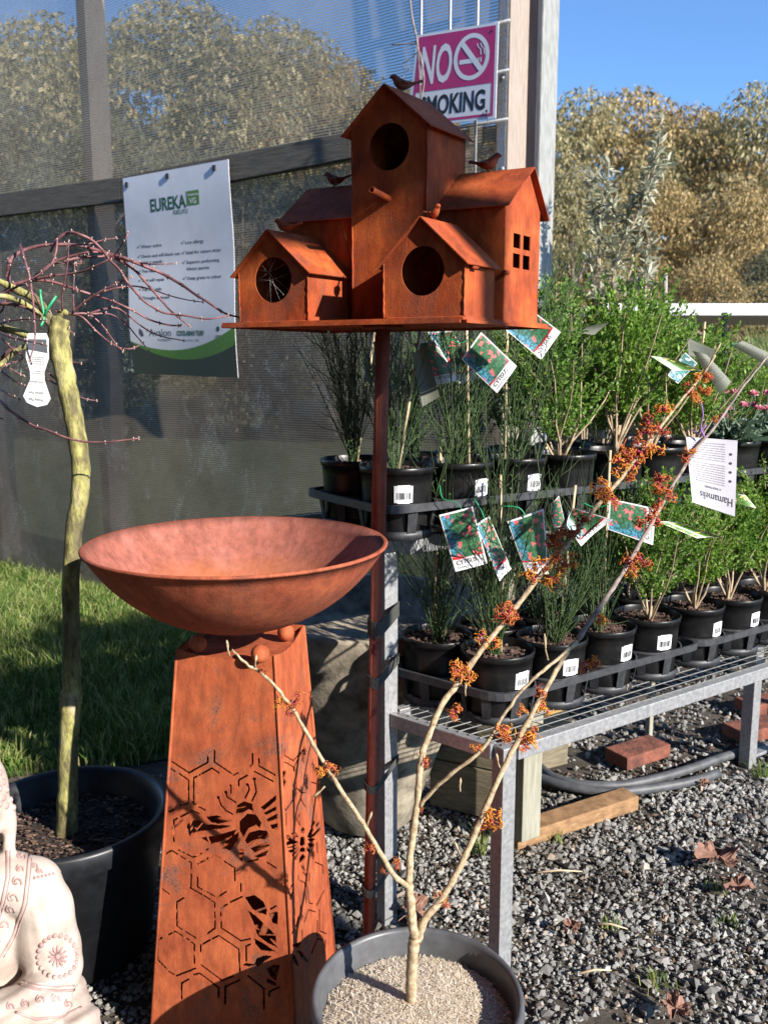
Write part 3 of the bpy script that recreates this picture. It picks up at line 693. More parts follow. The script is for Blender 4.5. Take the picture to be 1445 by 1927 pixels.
# tower
uTl, _ = front_hit(664, 560, vT); uTr, zTe = front_hit(804, 228, vT); uTa, zTa = front_hit(730, 163, vT); zTe = (zTe+front_hit(664, 248, vT)[1])/2
hu2, hz2 = front_hit(732, 276, vT); rz2 = abs(front_hit(732, 231, vT)[1]-hz2)
vTb, _ = side_hit(876, 262, uTr); vTb = min(vTb, PW_-.01)
tw = gable_front('tower_house', uTr, uTl, vT, vTb, ZT, zTe, zTa, uTa, (hu2, hz2, rz2*.97, rz2), ov=.015, parent=bh)
pu, pz = front_hit(731, 374, vT); q = W3(pu, vT, pz); mb = MB(); e = q + NA*.080 + UP*.004
ring = lambda c_, r_: [c_ + UA*(r_*math.cos(k*math.pi/6)) + UP*(r_*math.sin(k*math.pi/6)) for k in range(12)]
mb.add(ring(q, .0068)+ring(e, .0068)+ring(e, .0046)+ring(q, .0046), [(a*12+k, a*12+(k+1)%12, (a+1)*12+(k+1)%12, (a+1)*12+k) for a in range(3) for k in range(12)], True)
mb.build('perch', M['rust_house'], tw, recalc=True)
bird_mesh('bird', W3(uTa, vT+.05, zTa+.001), yawU+.9+math.pi*.0+2.3-2.6, .95, bh, M['rust_dark'])
# long barn behind, ridge along u
ub0 = uR; ub1, _ = front_hit(538, 420, vBarn); vR, zR = side_hit(994, 317, ub0); _, zF = side_hit(947, 377, ub0); vBk, zBk = side_hit(1016, 400, ub0)
vBk = min(vBk, PW_-.006); zF2 = zF
mb = MB()
panel(mb, lambda a, z: W3(a, vBarn, z), NA, [(ub0,ZT), (ub1,ZT), (ub1,zF), (ub0,zF)], [])
panel(mb, lambda a, z: W3(a, vBk, z), -NA, [(ub0,ZT), (ub1,ZT), (ub1,zF), (ub0,zF)], [])
wins = []
wx0, wz0 = side_hit(966, 438, ub0); wx1, wz1 = side_hit(996, 509, ub0)
for (a0, a1) in ((0,.42), (.58,1)):
    for (b0, b1) in ((0,.42), (.58,1)):
        x0, x1 = wx0+(wx1-wx0)*a0, wx0+(wx1-wx0)*a1; z0, z1 = wz0+(wz1-wz0)*b0, wz0+(wz1-wz0)*b1
        wins.append([(x0,z0), (x1,z0), (x1,z1), (x0,z1)])
gab = [(vBarn+.0025,ZT), (vBk-.0025,ZT), (vBk-.0025,zF), (vR,zR), (vBarn+.0025,zF)]
panel(mb, lambda a, z: W3(ub0, a, z), NS, gab, wins)
panel(mb, lambda a, z: W3(ub1, a, z), -NS, gab, [])
barn = mb.build('barn_house', M['rust_house'], bh, recalc=True)
r = MB(); ov = .014; kf = ov/(vR-vBarn); kb = ov/(vBk-vR)
slab(r, W3(ub0-ov, vR, zR), W3(ub1+ov, vR, zR), W3(ub1+ov, vBarn-ov, zF-(zR-zF)*kf), W3(ub0-ov, vBarn-ov, zF-(zR-zF)*kf))
slab(r, W3(ub0-ov, vR, zR), W3(ub1+ov, vR, zR), W3(ub1+ov, vBk+ov, zF-(zR-zF)*kb), W3(ub0-ov, vBk+ov, zF-(zR-zF)*kb))
r.build('roof', M['rust_house'], barn, recalc=True)
bu, _ = front_hit(920, 310, vR); bird_mesh('bird', W3(bu, vR, zR+.001), yawU+math.pi*.97, 1.0, bh, M['rust_dark'])
bu, _ = front_hit(630, 345, vR); bird_mesh('bird', W3(bu, vR, zR+.001), yawU+.1, .95, bh, M['rust_dark'])

# ================================================================== FIRE BOWL
bc = atZ(447, 1024, 1.086); bc.z = 0; BR_ = 279*pxm(Vector((bc.x, bc.y, 1.076)))
RIM = 1.086; BOT = .906; Rs = ((RIM-BOT)**2 + BR_**2)/(2*(RIM-BOT)); out = []
for k in range(26):
    r_ = BR_*k/25; out.append((max(r_, .0005), BOT + Rs - math.sqrt(max(0, Rs*Rs-r_*r_))))
inn = [(max(r_-.004, .0004), z+.0045) for r_, z in out][::-1]
fb = thing('fire_bowl', (bc.x, bc.y, BOT), 'wide shallow rusty steel bowl resting on the pedestal', 'bowl')
mb = MB(); mb.lathe((bc.x, bc.y, 0), out+[(BR_+.003, RIM-.001), (BR_+.004, RIM+.003), (BR_+.001, RIM+.006), (BR_-.004, RIM+.004)], 96)
mb.build('shell', M['rust_bowl'], fb)
mb = MB(); mb.lathe((bc.x, bc.y, 0), [(BR_-.0038, RIM+.0042)]+inn, 96); mb.build('inner_face', M['rust_bowl_in'], fb)

# ================================================================== PEDESTAL
PZ = .872; near_top = atZ(517, 1232, PZ)
PHI = R(11); pa = Vector((-math.cos(PHI), math.sin(PHI), 0)); pb_ = Vector((math.sin(PHI), math.cos(PHI), 0))
wl = 184*pxm(near_top)/(math.cos(PHI)-.12*math.sin(PHI))*1.02
ctr = near_top + (pa+pb_)*wl/2; ctr.z = 0; TAPER = .57
def ped_corner(i, z):     # 0 near, 1 left, 2 back, 3 right
    w_ = wl*(1 + (PZ-z)/PZ*TAPER); a = (-1,1,1,-1)[i]; b_ = (-1,-1,1,1)[i]; q = ctr + pa*(w_/2*a) + pb_*(w_/2*b_) + Vector((-.010,-.0,0))*((PZ-z)/PZ); q.z = z; return q
pd = thing('pedestal', ctr, 'tapering rusty steel pedestal cut with honeycomb and bee patterns', 'pedestal')
exec(PED_PATTERN) if 'PED_PATTERN' in globals() else None
def project(V):
    V = np.asarray(V, dtype=float) - np.array([0,0,EYE]); dep = V[...,1]*CT - V[...,2]*ST; up = V[...,1]*ST + V[...,2]*CT
    return W0/2 + V[...,0]/dep*F0, H0/2 - up/dep*F0
def seg_dist(X, Y, L):
    D = np.full(X.shape, 1e9)
    for (x0,y0), (x1,y1) in zip(L, L[1:]):
        dx, dy = x1-x0, y1-y0; t = np.clip(((X-x0)*dx+(Y-y0)*dy)/(dx*dx+dy*dy+1e-9), 0, 1)
        D = np.minimum(D, np.hypot(X-x0-t*dx, Y-y0-t*dy))
    return D
def in_poly(X, Y, L):
    c = np.zeros(X.shape, bool); n = len(L)
    for i in range(n):
        (x0,y0), (x1,y1) = L[i], L[(i+1) % n]
        if y0 == y1: continue
        c ^= ((y0 > Y) != (y1 > Y)) & (X < (x1-x0)*(Y-y0)/(y1-y0)+x0)
    return c
# left face, drawn in a 955 x 1927 sketch of the panel
SL = ["110,688 190,740 278,690 278,665","90,712 122,732","145,745 188,775 188,880","212,880 212,765 298,718 330,740","310,635 310,690 400,750 420,740",
"490,650 490,700 478,708","520,675 520,708 595,750","500,735 585,780","425,800 425,775 465,752","75,910 98,925 122,913","150,892 182,884","205,880 240,905","245,905 265,916",
"118,1065 118,1045","118,1030 118,965 135,955","150,948 205,920 235,932","80,1122 108,1108 135,1124","150,1135 200,1165 200,1192","200,1220 200,1285","135,1103 210,1140 250,1120","262,1112 280,1100",
"230,1170 262,1155","272,1148 300,1130","230,1235 230,1280 262,1298","275,1305 322,1330 365,1302","300,1125 335,1140","358,1160 405,1190 405,1250","435,1265 435,1300","50,1280 95,1312",
"165,1332 133,1350 133,1465 155,1480","175,1492 220,1520","195,1285 250,1315","262,1322 312,1355 312,1375","312,1400 312,1475 278,1500","340,1415 340,1380 370,1362","385,1352 440,1326","343,1445 343,1475 435,1535 480,1525",
"95,1505 125,1490 160,1512","172,1520 190,1530","200,1540 215,1552 215,1580","62,1520 42,1530 42,1625 85,1668","215,1605 215,1640","130,1700 220,1665","245,1585 245,1555 290,1530","300,1525 330,1510 425,1575 430,1680",
"248,1650 345,1722 400,1700","155,1808 155,1735 190,1715","212,1695 240,1688 330,1755 330,1800","362,1830 362,1750 430,1720","470,1700 545,1760 545,1855","570,1795 570,1775 620,1752","460,1630 460,1560 480,1550","95,1680 115,1692",
"388,800 388,835","560,1165 600,1190","470,1160 515,1150","575,1385 600,1370"]
AN = ["328,855 340,890 362,918 395,935","362,830 370,855 410,880","468,795 475,818 456,858","497,770 508,830 488,872"]
DOT = [(328,857,9),(364,832,9),(465,797,8),(498,770,9),(385,800,6)]
PG = ["413,930 418,895 450,876 488,888 492,920 470,912 440,928","430,1012 430,972 465,936 505,938 530,975 524,1000 505,985 470,1000 446,1042","455,1062 474,1025 520,1012 556,1014 568,1040 545,1055 510,1052 470,1085",
"480,1098 560,1068 570,1082 500,1116","500,1135 562,1108 552,1130 515,1142","272,950 322,942 392,965 330,980 296,975","178,1022 182,985 215,965 245,968 258,985 330,988 385,992 340,1004 270,1010 215,1020 195,1038",
"248,1048 320,1038 412,1010 400,1034 320,1068 290,1075","345,1098 362,1066 424,1022 420,1056 385,1104","530,905 600,848 600,868 545,915","545,930 600,900 600,915 552,938","556,962 606,935 606,955 562,970","575,988 608,980 608,1005 580,1003",
"430,1150 428,1105 444,1085 452,1100 440,1160","455,1330 500,1320 540,1350 556,1385 555,1410 520,1402 490,1385","470,1392 505,1418 560,1470 600,1510 600,1540 560,1512 500,1462","500,1475 548,1502 606,1565 560,1545 515,1510",
"500,1525 545,1550 596,1585 530,1580 505,1552","500,1645 510,1620 545,1605 578,1608 545,1630 515,1655","566,1408 608,1398 608,1455 585,1450","560,1665 590,1650 618,1650 600,1720 575,1700","560,1712 600,1735 600,1745 560,1730",
"445,1650 462,1640 505,1648 470,1655"]
# right face, drawn in a 658 x 1927 sketch
SRr = ["185,8 185,95","205,40 205,78 265,115 335,40 345,48","205,125 215,128 268,160 268,185","275,185 275,150 330,40","285,235 285,300 320,335 345,335","190,435 212,452","212,458 262,385 262,320","215,480 215,560","188,462 200,490 200,560 210,600",
"390,262 418,272","318,380 345,430","178,995 228,1020 268,950","175,1045 220,1060","235,1045 235,1075 262,1020","225,1060 240,1165","312,940 345,955 355,1090","375,1095 395,1098","425,1110 475,1010","375,1090 360,985 352,940",
"340,1225 370,1140 415,1155","430,1215 430,1320","445,1140 445,1285 490,1305","440,1340 465,1350","485,1350 485,1400","415,812 465,835 468,890","300,490 290,520 310,560","425,680 430,745","330,885 348,900 362,880","325,1280 325,1340",
"190,1110 195,1180","210,1130 220,1230","275,1180 262,1240","300,1190 285,1250 250,1310","430,1340 390,1440","160,1400 160,1500","300,905 300,935","375,890 372,940","405,740 400,790","150,280 150,330"]
PGr = ["192,192 210,180 214,200 190,262 165,290 160,270","205,240 215,262 175,350 150,400 148,370","200,632 235,625 262,660 300,672 245,672","195,690 240,665 300,680 245,690 205,705","212,715 250,705 302,690 260,712","228,735 250,728 304,705 250,750","255,760 270,750 305,715 265,778",
"268,790 282,770 304,740 280,800","315,645 330,635 345,650 345,690 320,705 310,690","312,722 330,708 348,722 345,742 310,740","308,785 330,755 348,775 340,790 306,820","318,595 330,570 344,590 338,612 320,612","360,640 382,590 400,570 405,595 372,640","365,650 400,620 445,575 448,590 410,635",
"365,655 405,650 418,655 395,670 370,665","365,682 395,688 405,700 385,712 368,700","362,705 380,740 372,748 358,730","385,570 405,525 415,540 395,580","420,560 442,530 440,550 425,575","250,612 285,612 300,640 262,640","318,830 335,855 322,860","350,862 335,870 330,860",
"198,1270 230,1235 235,1290 205,1330","225,1480 235,1470 250,1540 232,1600","250,1440 275,1455 300,1530 265,1500","290,1420 320,1430 365,1500 330,1480","255,1385 318,1360 300,1400","240,1600 260,1610 255,1700 240,1680","85,1530 120,1480 160,1560 175,1640 110,1590","80,1600 130,1640 90,1650"]
def pl(s): return [tuple(float(q) for q in p.split(',')) for p in s.split()]
def face_cut(i0, i1, which, nx, nz, panelname):
    """a panel between corners i0 and i1 as cells; cells under the drawn cutouts are left out"""
    a0, a1 = ped_corner(i0, 0), ped_corner(i1, 0); b0, b1 = ped_corner(i0, PZ), ped_corner(i1, PZ)
    nrm = (a1-a0).cross(b0-a0).normalized(); cc = ctr + Vector((0,0,PZ/2))
    if nrm.dot(a0-cc) < 0: nrm = -nrm
    U = np.linspace(0, 1, nx+1); Vv = np.linspace(0, 1, nz+1)
    A0, A1, B0, B1 = [np.array(q) for q in (a0, a1, b0, b1)]
    def pos(u, v): return (A0*(1-u)[...,None]+A1*u[...,None])*(1-v)[...,None] + (B0*(1-u)[...,None]+B1*u[...,None])*v[...,None]
    gu, gv = np.meshgrid((U[:-1]+U[1:])/2, (Vv[:-1]+Vv[1:])/2)
    keep = np.ones(gu.shape, bool)
    if which:
        X, Y = project(pos(gu, gv)); K = .398 if which == 'L' else .2736
        X, Y = ((X-280)/K, (Y-1160)/K) if which == 'L' else ((X-480)/K, (Y-1400)/K)
        hw = 5.2 if which == 'L' else 5.4
        for s_ in (SL if which == 'L' else SRr): keep &= seg_dist(X, Y, pl(s_)) > hw
        if which == 'L':
            for s_ in AN: keep &= seg_dist(X, Y, pl(s_)) > 5.4
            for x, y, r_ in DOT: keep &= np.hypot(X-x, Y-y) > r_
        for s_ in (PG if which == 'L' else PGr): q_ = pl(s_); keep &= ~(in_poly(X, Y, q_) | (seg_dist(X, Y, q_+q_[:1]) < 2.6))
    if which:   # scooped top edge
        keep &= ~((gv > 1 - .018*np.sin(np.pi*gu)**.8) )
    vid = {}; vs = []; fs_ = []; T_ = np.array(nrm)*.003
    def vert(i, k, back):
        key = (i, k, back)
        if key not in vid:
            p = pos(np.array(U[i]), np.array(Vv[k])); vid[key] = len(vs); vs.append(tuple(p - T_ if back else p))
        return vid[key]
    for k in range(nz):
        row = keep[k]; i = 0
        while i < nx:
            if not row[i]: i += 1; continue
            j = i
            while j < nx and row[j]: j += 1
            fs_.append((vert(i,k,0), vert(j,k,0), vert(j,k+1,0), vert(i,k+1,0)))
            fs_.append((vert(i,k,1), vert(i,k+1,1), vert(j,k+1,1), vert(j,k,1)))
            fs_.append((vert(i,k,0), vert(i,k+1,0), vert(i,k+1,1), vert(i,k,1)))
            fs_.append((vert(j,k,0), vert(j,k,1), vert(j,k+1,1), vert(j,k+1,0)))
            i = j
    for k in range(1, nz):
        df = keep[k] != keep[k-1]
        i = 0
        while i < nx:
            if not df[i]: i += 1; continue
            j = i
            while j < nx and df[j]: j += 1
            fs_.append((vert(i,k,0), vert(j,k,0), vert(j,k,1), vert(i,k,1))); i = j
    mb = MB(); mb.add(vs, fs_); return mb.build(panelname, M['rust_ped'], pd)
face_cut(0, 1, 'L', 230, 640, 'side_panel')
face_cut(0, 3, 'R', 230, 640, 'side_panel')
face_cut(1, 2, None, 1, 1, 'side_panel'); face_cut(3, 2, None, 1, 1, 'side_panel')
mb = MB(); c_ = [ped_corner(i, PZ-.02) for i in range(4)]; c_ = [q+(ctr-Vector((q.x,q.y,0)))*.03 for q in c_]
mb.add([Vector((q.x,q.y,PZ-.016)) for q in c_], [(0,1,2,3)]); mb.build('top_plate', M['rust_ped'], pd)
edge = MB()
for i in range(4): edge.tube([ped_corner(i, 0), ped_corner(i, PZ-.002)], .0032, 8)
edge.build('corner_weld', M['rust_ped'], pd)
for px, py in ((372,1196), (489,1206), (538,1180), (420,1176)):
    q = atY(px, py, {372: bc.y-.02, 489: bc.y-.085, 538: bc.y+.06, 420: bc.y+.10}[px]); rr_ = .019
    q.z = PZ-.014+rr_
    # keep the ball in contact with the bowl
    mb = MB(); mb.ball(q, rr_, 16, 12); mb.build('support_ball', M['rust_ped'], pd)
# ================================================================== CONCRETE PLANTER
pcn = Vector((atY(690, 1300, 2.66).x, 2.66, 0))
def prof_pl(s=1.0):
    R0 = .15
    return [(.001, .0), (R0*.8, .0), (R0, .02), (R0+.035, .12), (.255, .32), (.33, .52), (.375, .66), (.395, .71), (.397, .72), (.36, .72), (.34, .60), (.001, .58)]
w = lambda a, z: .012*math.sin(3*a+z*4)+.006*math.sin(11*a+z*19)
cp = MB(); cp.lathe(pcn, prof_pl(), 72, wob=w)
tag(cp.build('concrete_planter', M['concrete'], loc=pcn), 'weathered concrete tub standing behind the rusty pole in dappled light', 'planter')

# ================================================================== POTS
def pot_geo(mb, c, r, h, rb=None, lip=.012, th=.004, seg=56, rings=0):
    rb = rb or r*.82; pr = [(.001, 0), (rb, 0), (rb+.002, .004)]
    pr += [(rb+(r-.004-rb)*t, h*t) for t in (.25, .5, .75)] + [(r-.004, h-lip*1.9), (r-.001, h-lip*1.85), (r, h-lip*.9), (r, h-.002), (r-.002, h), (r-th*.8, h-.001), (r-th, h-lip)]
    pr += [(r-th-.002-(r-rb)*.12*k/6 + (.0008 if k % 2 and rings else 0), h-lip-k*.012*(h/.3)) for k in range(1, 7)]
    pr += [(rb, h*.35)]
    mb.lathe(c, pr, seg)
# ---- potted witch hazel (front)
hz_c = atZ(785, 1867, .305); hz_c.z = 0; HR = 200*pxm(Vector((hz_c.x, hz_c.y, .305)))
hz = thing('potted_witch_hazel', hz_c, 'witch hazel with bare branches and curly orange flowers in a grey pot of straw mulch', 'potted plant')
mb = MB(); 
pr = [(.001,.0), (HR*.74,.0), (HR*.76,.01), (HR*.9,.22), (HR*.915,.257), (HR*.945,.26), (HR*.985,.265), (HR,.275), (HR,.298), (HR-.003,.305), (HR-.010,.305), (HR-.014,.298), (HR-.016,.26), (HR-.022,.245), (HR-.024,.20), (HR*.78,.05)]
mb.lathe(hz_c, pr, 96); mb.build('pot', M['pot_grey'], hz)
r = np.random.default_rng(5)
def mulch(name, c, rad, z, col, n, parent, length=.03, w=.0022, hump=.02, fl=.5):
    mb = MB(); S = 40
    vs = [Vector((c.x, c.y, z+hump))]
    for k in range(1, 9):
        for a in range(S):
            t = 2*math.pi*a/S; q = rad*k/8; vs.append(Vector((c.x+q*math.cos(t), c.y+q*math.sin(t), z+hump*(1-(k/8)**2)+r.normal(0,.0018))))
    f = [(0, 1+a, 1+(a+1) % S) for a in range(S)] + [(1+k*S+a, 1+(k+1)*S+a, 1+(k+1)*S+(a+1) % S, 1+k*S+(a+1) % S) for k in range(7) for a in range(S)]
    mb.add(vs, f, True); return mb.build(name, col, parent)
def strands(n, c, rad, z, hump, length, w, seed, up=.25):
    r = np.random.default_rng(seed); q = rad*np.sqrt(r.random(n)); t = r.uniform(0, 6.283, n)
    x = c.x+q*np.cos(t); y = c.y+q*np.sin(t); zz = z+hump*(1-(q/rad)**2)+r.uniform(0,.006,n)
    a = r.uniform(0, 6.283, n); L = length*r.uniform(.4, 1.2, n)/2; el = r.normal(0, up, n)
    d = np.stack([np.cos(a)*np.cos(el), np.sin(a)*np.cos(el), np.sin(el)], 1)*L[:,None]; s = np.stack([-np.sin(a), np.cos(a), a*0], 1)*w/2
    u = np.stack([a*0, a*0, a*0+w*.7], 1); C = np.stack([x, y, zz], 1); V = np.zeros((n, 6, 3)); bend = np.stack([np.cos(a+1.57), np.sin(a+1.57), a*0], 1)*(r.normal(0, .25, n)*L)[:,None]
    V[:,0] = C-d-s; V[:,1] = C-d+s; V[:,2] = C+bend-s+u; V[:,3] = C+bend+s+u; V[:,4] = C+d-s; V[:,5] = C+d+s
    k = np.arange(n)[:,None]*6; F = np.concatenate([np.array([[0,1,3,2]])+k, np.array([[2,3,5,4]])+k]); return V.reshape(-1,3), F
M['straw'] = mat_leaf('straw', [(.42,.33,.23), (.60,.50,.37), (.74,.65,.52), (.82,.75,.65)], .9, .1)
M['straw_base'] = mat_noisy('straw_base', (.13,.09,.055), (.50,.41,.31), 190, .95, .8, .004, bscale=240, lo=.3, hi=.6)
mulch('mulch_bed', hz_c, HR-.022, .243, M['straw_base'], 0, hz, hump=.022)
V, F = strands(20000, hz_c, HR-.024, .245, .024, .022, .0011, 4)
fast_mesh('straw_mulch', V, F, M['straw'], hz)

# branches: (photo x, photo y, distance) points and radii in mm
HB = [
 ([(774,1908,1.42),(774,1850,1.42),(776,1800,1.42),(780,1765,1.42)], [9.5,10.5,10.5,11], 0),
 ([(780,1765,1.42),(774,1715,1.43),(769,1665,1.44)], [9.5,8.4,8.2], 0),
 ([(769,1665,1.44),(772,1610,1.45),(778,1560,1.46),(786,1500,1.47),(792,1430,1.48),(806,1385,1.50),(832,1325,1.52),(868,1275,1.54),(915,1210,1.56),(960,1155,1.58),(1010,1090,1.60),(1062,1030,1.62),(1120,955,1.64),(1180,885,1.66),(1225,825,1.68),(1275,760,1.70),(1322,705,1.72),(1345,668,1.73)], [7.2,7,6.6,6.4,6.4,6,6,6,5.6,5.6,5.2,4.8,4.4,4,3.4,2.8,2.2,1.4], 1),
 ([(769,1668,1.44),(742,1648,1.42),(712,1600,1.41),(682,1548,1.40),(650,1500,1.395),(612,1440,1.39),(575,1375,1.385),(545,1325,1.38),(500,1272,1.375),(462,1248,1.37),(437,1222,1.37)], [5.2,5,4.6,4.2,4,3.7,3.2,3,2.7,2.3,1.8], 0),
 ([(784,1772,1.42),(800,1728,1.43),(832,1690,1.44),(868,1625,1.46),(905,1540,1.48),(945,1450,1.50),(985,1372,1.52),(1030,1290,1.55),(1065,1230,1.58),(1085,1205,1.59)], [8,7.4,6.6,6.2,6,5.6,5.2,5,5,5], 0),
 ([(1085,1205,1.59),(1120,1155,1.61),(1160,1095,1.64),(1190,1045,1.66),(1225,985,1.69),(1262,918,1.72),(1300,858,1.75),(1350,795,1.78),(1400,725,1.81),(1448,665,1.84)], [5.6,5.2,4.8,4.6,4.2,3.8,3.4,3,2.6,2.2], 2),
 ([(790,1518,1.465),(812,1490,1.46),(850,1455,1.45),(905,1412,1.45),(945,1350,1.46),(985,1295,1.47),(1022,1262,1.48),(1055,1235,1.56),(1088,1203,1.59)], [4.2,4,3.8,3.4,3.2,3,3.2,3,3], 1),
]
HD = .055
def npt(p): return atY(p[0], p[1], p[2]+HD)
for pts, rad, dark in HB:
    P_ = smooth_path([npt(p) for p in pts], 5); rr_ = np.interp(np.linspace(0, len(rad)-1, len(P_)), range(len(rad)), rad)/1000
    j_ = np.random.default_rng(int(pts[0][0])); P_ = [p + Vector(j_.normal(0, .0006, 3)) if 0 < i < len(P_)-1 else p for i, p in enumerate(P_)]
    rr_ = rr_*(1+.09*np.sin(np.arange(len(P_))*2.1)+j_.normal(0,.03,len(P_)))
    mb = MB(); mb.tube(P_, list(rr_), 10); mb.build('trunk' if pts[0][1] > 1900 else 'branch', M['bark_hazel_dark'] if dark == 2 else M['bark_hazel'], hz)
for px, py, D, ang, L in ((428,1212,1.37,-95,20),(1350,655,1.735,-60,26),(697,1535,1.40,-70,22),(1180,1290,1.6,-80,8),(866,1470,1.45,-85,18),(935,1425,1.5,-100,20),(1025,1205,1.47,-95,34),(876,1290,1.54,-85,18),(595,1495,1.39,140,20),(858,1590,1.46,-110,20),(482,1238,1.37,-80,16),(787,1420,1.48,-110,12)):
    q = atY(px, py, D+HD); s = pxm(q); d = Vector((math.cos(R(ang)), 0, -math.sin(R(ang))))*L*s
    mb = MB(); d2_ = Vector((-d.z*.5, 0, d.x*.5)); mb.tube([q-d*1.15-d2_*.2, q-d*.55, q-d*.2, q+d*.1, q+d*.4], [.0018,.0013,.0024,.0026,.0006], 6); mb.build('bud', M['bark_hazel'], hz)
# flowers: thin crimped petals round a wine-red calyx
M['petal_o'] = mat_leaf('orange_petal', [(.62,.18,.03), (.85,.36,.05), (.90,.50,.09), (.66,.16,.05)], .55, .35)
M['petal_m'] = mat_leaf('mixed_petal', [(.45,.09,.03), (.70,.26,.05), (.60,.15,.05), (.80,.36,.07)], .55, .3)
M['petal_r'] = mat_leaf('red_petal', [(.34,.06,.03), (.58,.15,.04), (.72,.26,.06), (.42,.06,.05)], .55, .3)
M['calyx'] = mat_leaf('calyx', [(.20,.012,.03), (.40,.03,.09), (.50,.08,.16)], .6, .2)
def flower_meshes(seed, mat, npet=32, L=.020):
    r = np.random.default_rng(seed); pm = MB(); cm = MB()
    for k in range(5):
        o = Vector(r.normal(0, .0038, 3)); d = o.normalized() if o.length > 0 else Vector((0,0,1))
        cm.ball(o, .0024, 6, 5); cm.ball(o+d*.0025, .0018, 5, 4)
        for i in range(npet//4):
            a = Vector(r.normal(0, 1, 3)).normalized()*.8 + d; a.normalize(); sd = a.orthogonal().normalized(); wv = a.cross(sd)
            ph = r.uniform(0, 6.28); cur = r.uniform(.8, 2.6); ll = L*r.uniform(.6, 1.1); pts = []
            q = o.copy(); dr = a.copy()
            for s_ in range(9):
                pts.append(q.copy()); q = q + dr*ll/8
                ax_ = (sd*math.cos(ph)+wv*math.sin(ph)); dr = (Matrix.Rotation(cur*.28*(1 if s_ < 5 else 1.6), 3, ax_) @ dr + Vector(r.normal(0,.16,3))).normalized()
            pm.tube(pts, [.0009]*7+[.0007,.0004], 4, flat=.45)
    return pm, cm
FL = []
for sd_, mt in ((1,'petal_o'), (2,'petal_m'), (3,'petal_r'), (4,'petal_r'), (5,'petal_o')):
    pm, cm = flower_meshes(sd_, M[mt]); FL.append((pm, cm, mt))
flower_src = {}
def flower(px, py, D, sc, kind, parent):
    q = atY(px, py, D+HD)
    if kind not in flower_src:
        pm, cm, mt = FL[kind]; a = pm.build('flower', M[mt], None, loc=(0,0,0)); c2 = cm.build('calyx', M['calyx'], None, loc=(0,0,0)); c2.parent = a; a.parent = parent; flower_src[kind] = (a, c2); o, ch = a, c2
    else:
        a, c2 = flower_src[kind]; o = a.copy(); COL.objects.link(o); ch = c2.copy(); COL.objects.link(ch); ch.parent = o; o.parent = parent
    rr = random.Random(int(px*7+py)); o.location = q - hz_c; o.scale = (sc*1.25,)*3; o.rotation_euler = (rr.uniform(0,6.28), rr.uniform(0,6.28), rr.uniform(0,6.28))
FLW = [(497,1262,1.37,.5,3),(528,1322,1.38,.8,0),(552,1322,1.38,.9,2),(545,1345,1.38,.5,3),(605,1452,1.39,.8,0),(622,1445,1.39,.8,1),(693,1600,1.40,.7,3),(725,1632,1.42,.5,3),(745,1622,1.42,.6,2),(797,1432,1.48,.8,2),
(865,1265,1.53,1.15,0),(878,1270,1.53,.9,4),(858,1258,1.53,.9,1),(855,1338,1.52,.9,1),(930,1208,1.56,.9,0),(905,1200,1.56,.8,4),(955,1155,1.575,1.2,2),(945,1150,1.57,1.0,3),(965,1165,1.57,.9,1),
(1000,1085,1.60,1.1,0),(1035,1082,1.60,1.3,4),(1050,1055,1.60,1.0,1),(1055,1010,1.615,1.1,2),(1040,1025,1.615,1.1,3),(1080,1000,1.62,1.2,2),(1095,985,1.62,1.0,3),(1070,1060,1.61,1.0,0),(1015,1060,1.6,1.0,4),
(1135,930,1.64,1.2,0),(1150,940,1.64,1.0,1),(1128,915,1.64,.9,4),(1165,870,1.655,1.2,0),(1190,865,1.66,1.2,4),(1178,850,1.66,1.0,1),(1205,850,1.66,1.1,2),(1225,845,1.67,1.1,0),(1212,815,1.67,1.0,3),(1240,805,1.68,1.0,2),(1222,790,1.68,.9,3),(1245,770,1.685,1.0,0),(1185,895,1.66,.8,1),
(1300,735,1.71,.9,2),(1322,710,1.72,.9,0),(1325,735,1.72,.8,1),(1310,755,1.71,.6,4),(1332,705,1.72,.7,3),
(1248,905,1.72,1.2,3),(1240,918,1.72,1.0,2),(1265,930,1.715,.9,3),(1228,958,1.70,1.2,3),(1215,975,1.70,1.2,2),(1235,975,1.70,1.0,3),(1205,1050,1.66,1.1,2),(1180,1062,1.655,1.0,3),(1192,1075,1.65,.8,0),(1295,865,1.745,.8,3),(1300,850,1.745,.7,0),(1345,790,1.775,.5,0),
(1128,1165,1.61,1.0,0),(1108,1250,1.585,.9,2),(1122,1247,1.585,.7,0),(1018,1305,1.55,.9,2),(1020,1330,1.55,.9,0),(943,1380,1.455,1.0,3),(950,1372,1.455,.8,0),(992,1390,1.52,1.2,0),(1005,1385,1.52,1.0,4),(985,1400,1.52,.9,1),(982,1335,1.49,.6,0),(898,1408,1.45,.6,0),
(920,1530,1.485,1.0,0),(930,1545,1.485,.9,4),(912,1548,1.485,.7,3),(832,1688,1.44,.7,0),(840,1700,1.44,.5,3),(790,1520,1.465,.4,3)]
for f_ in FLW: flower(*f_, hz)

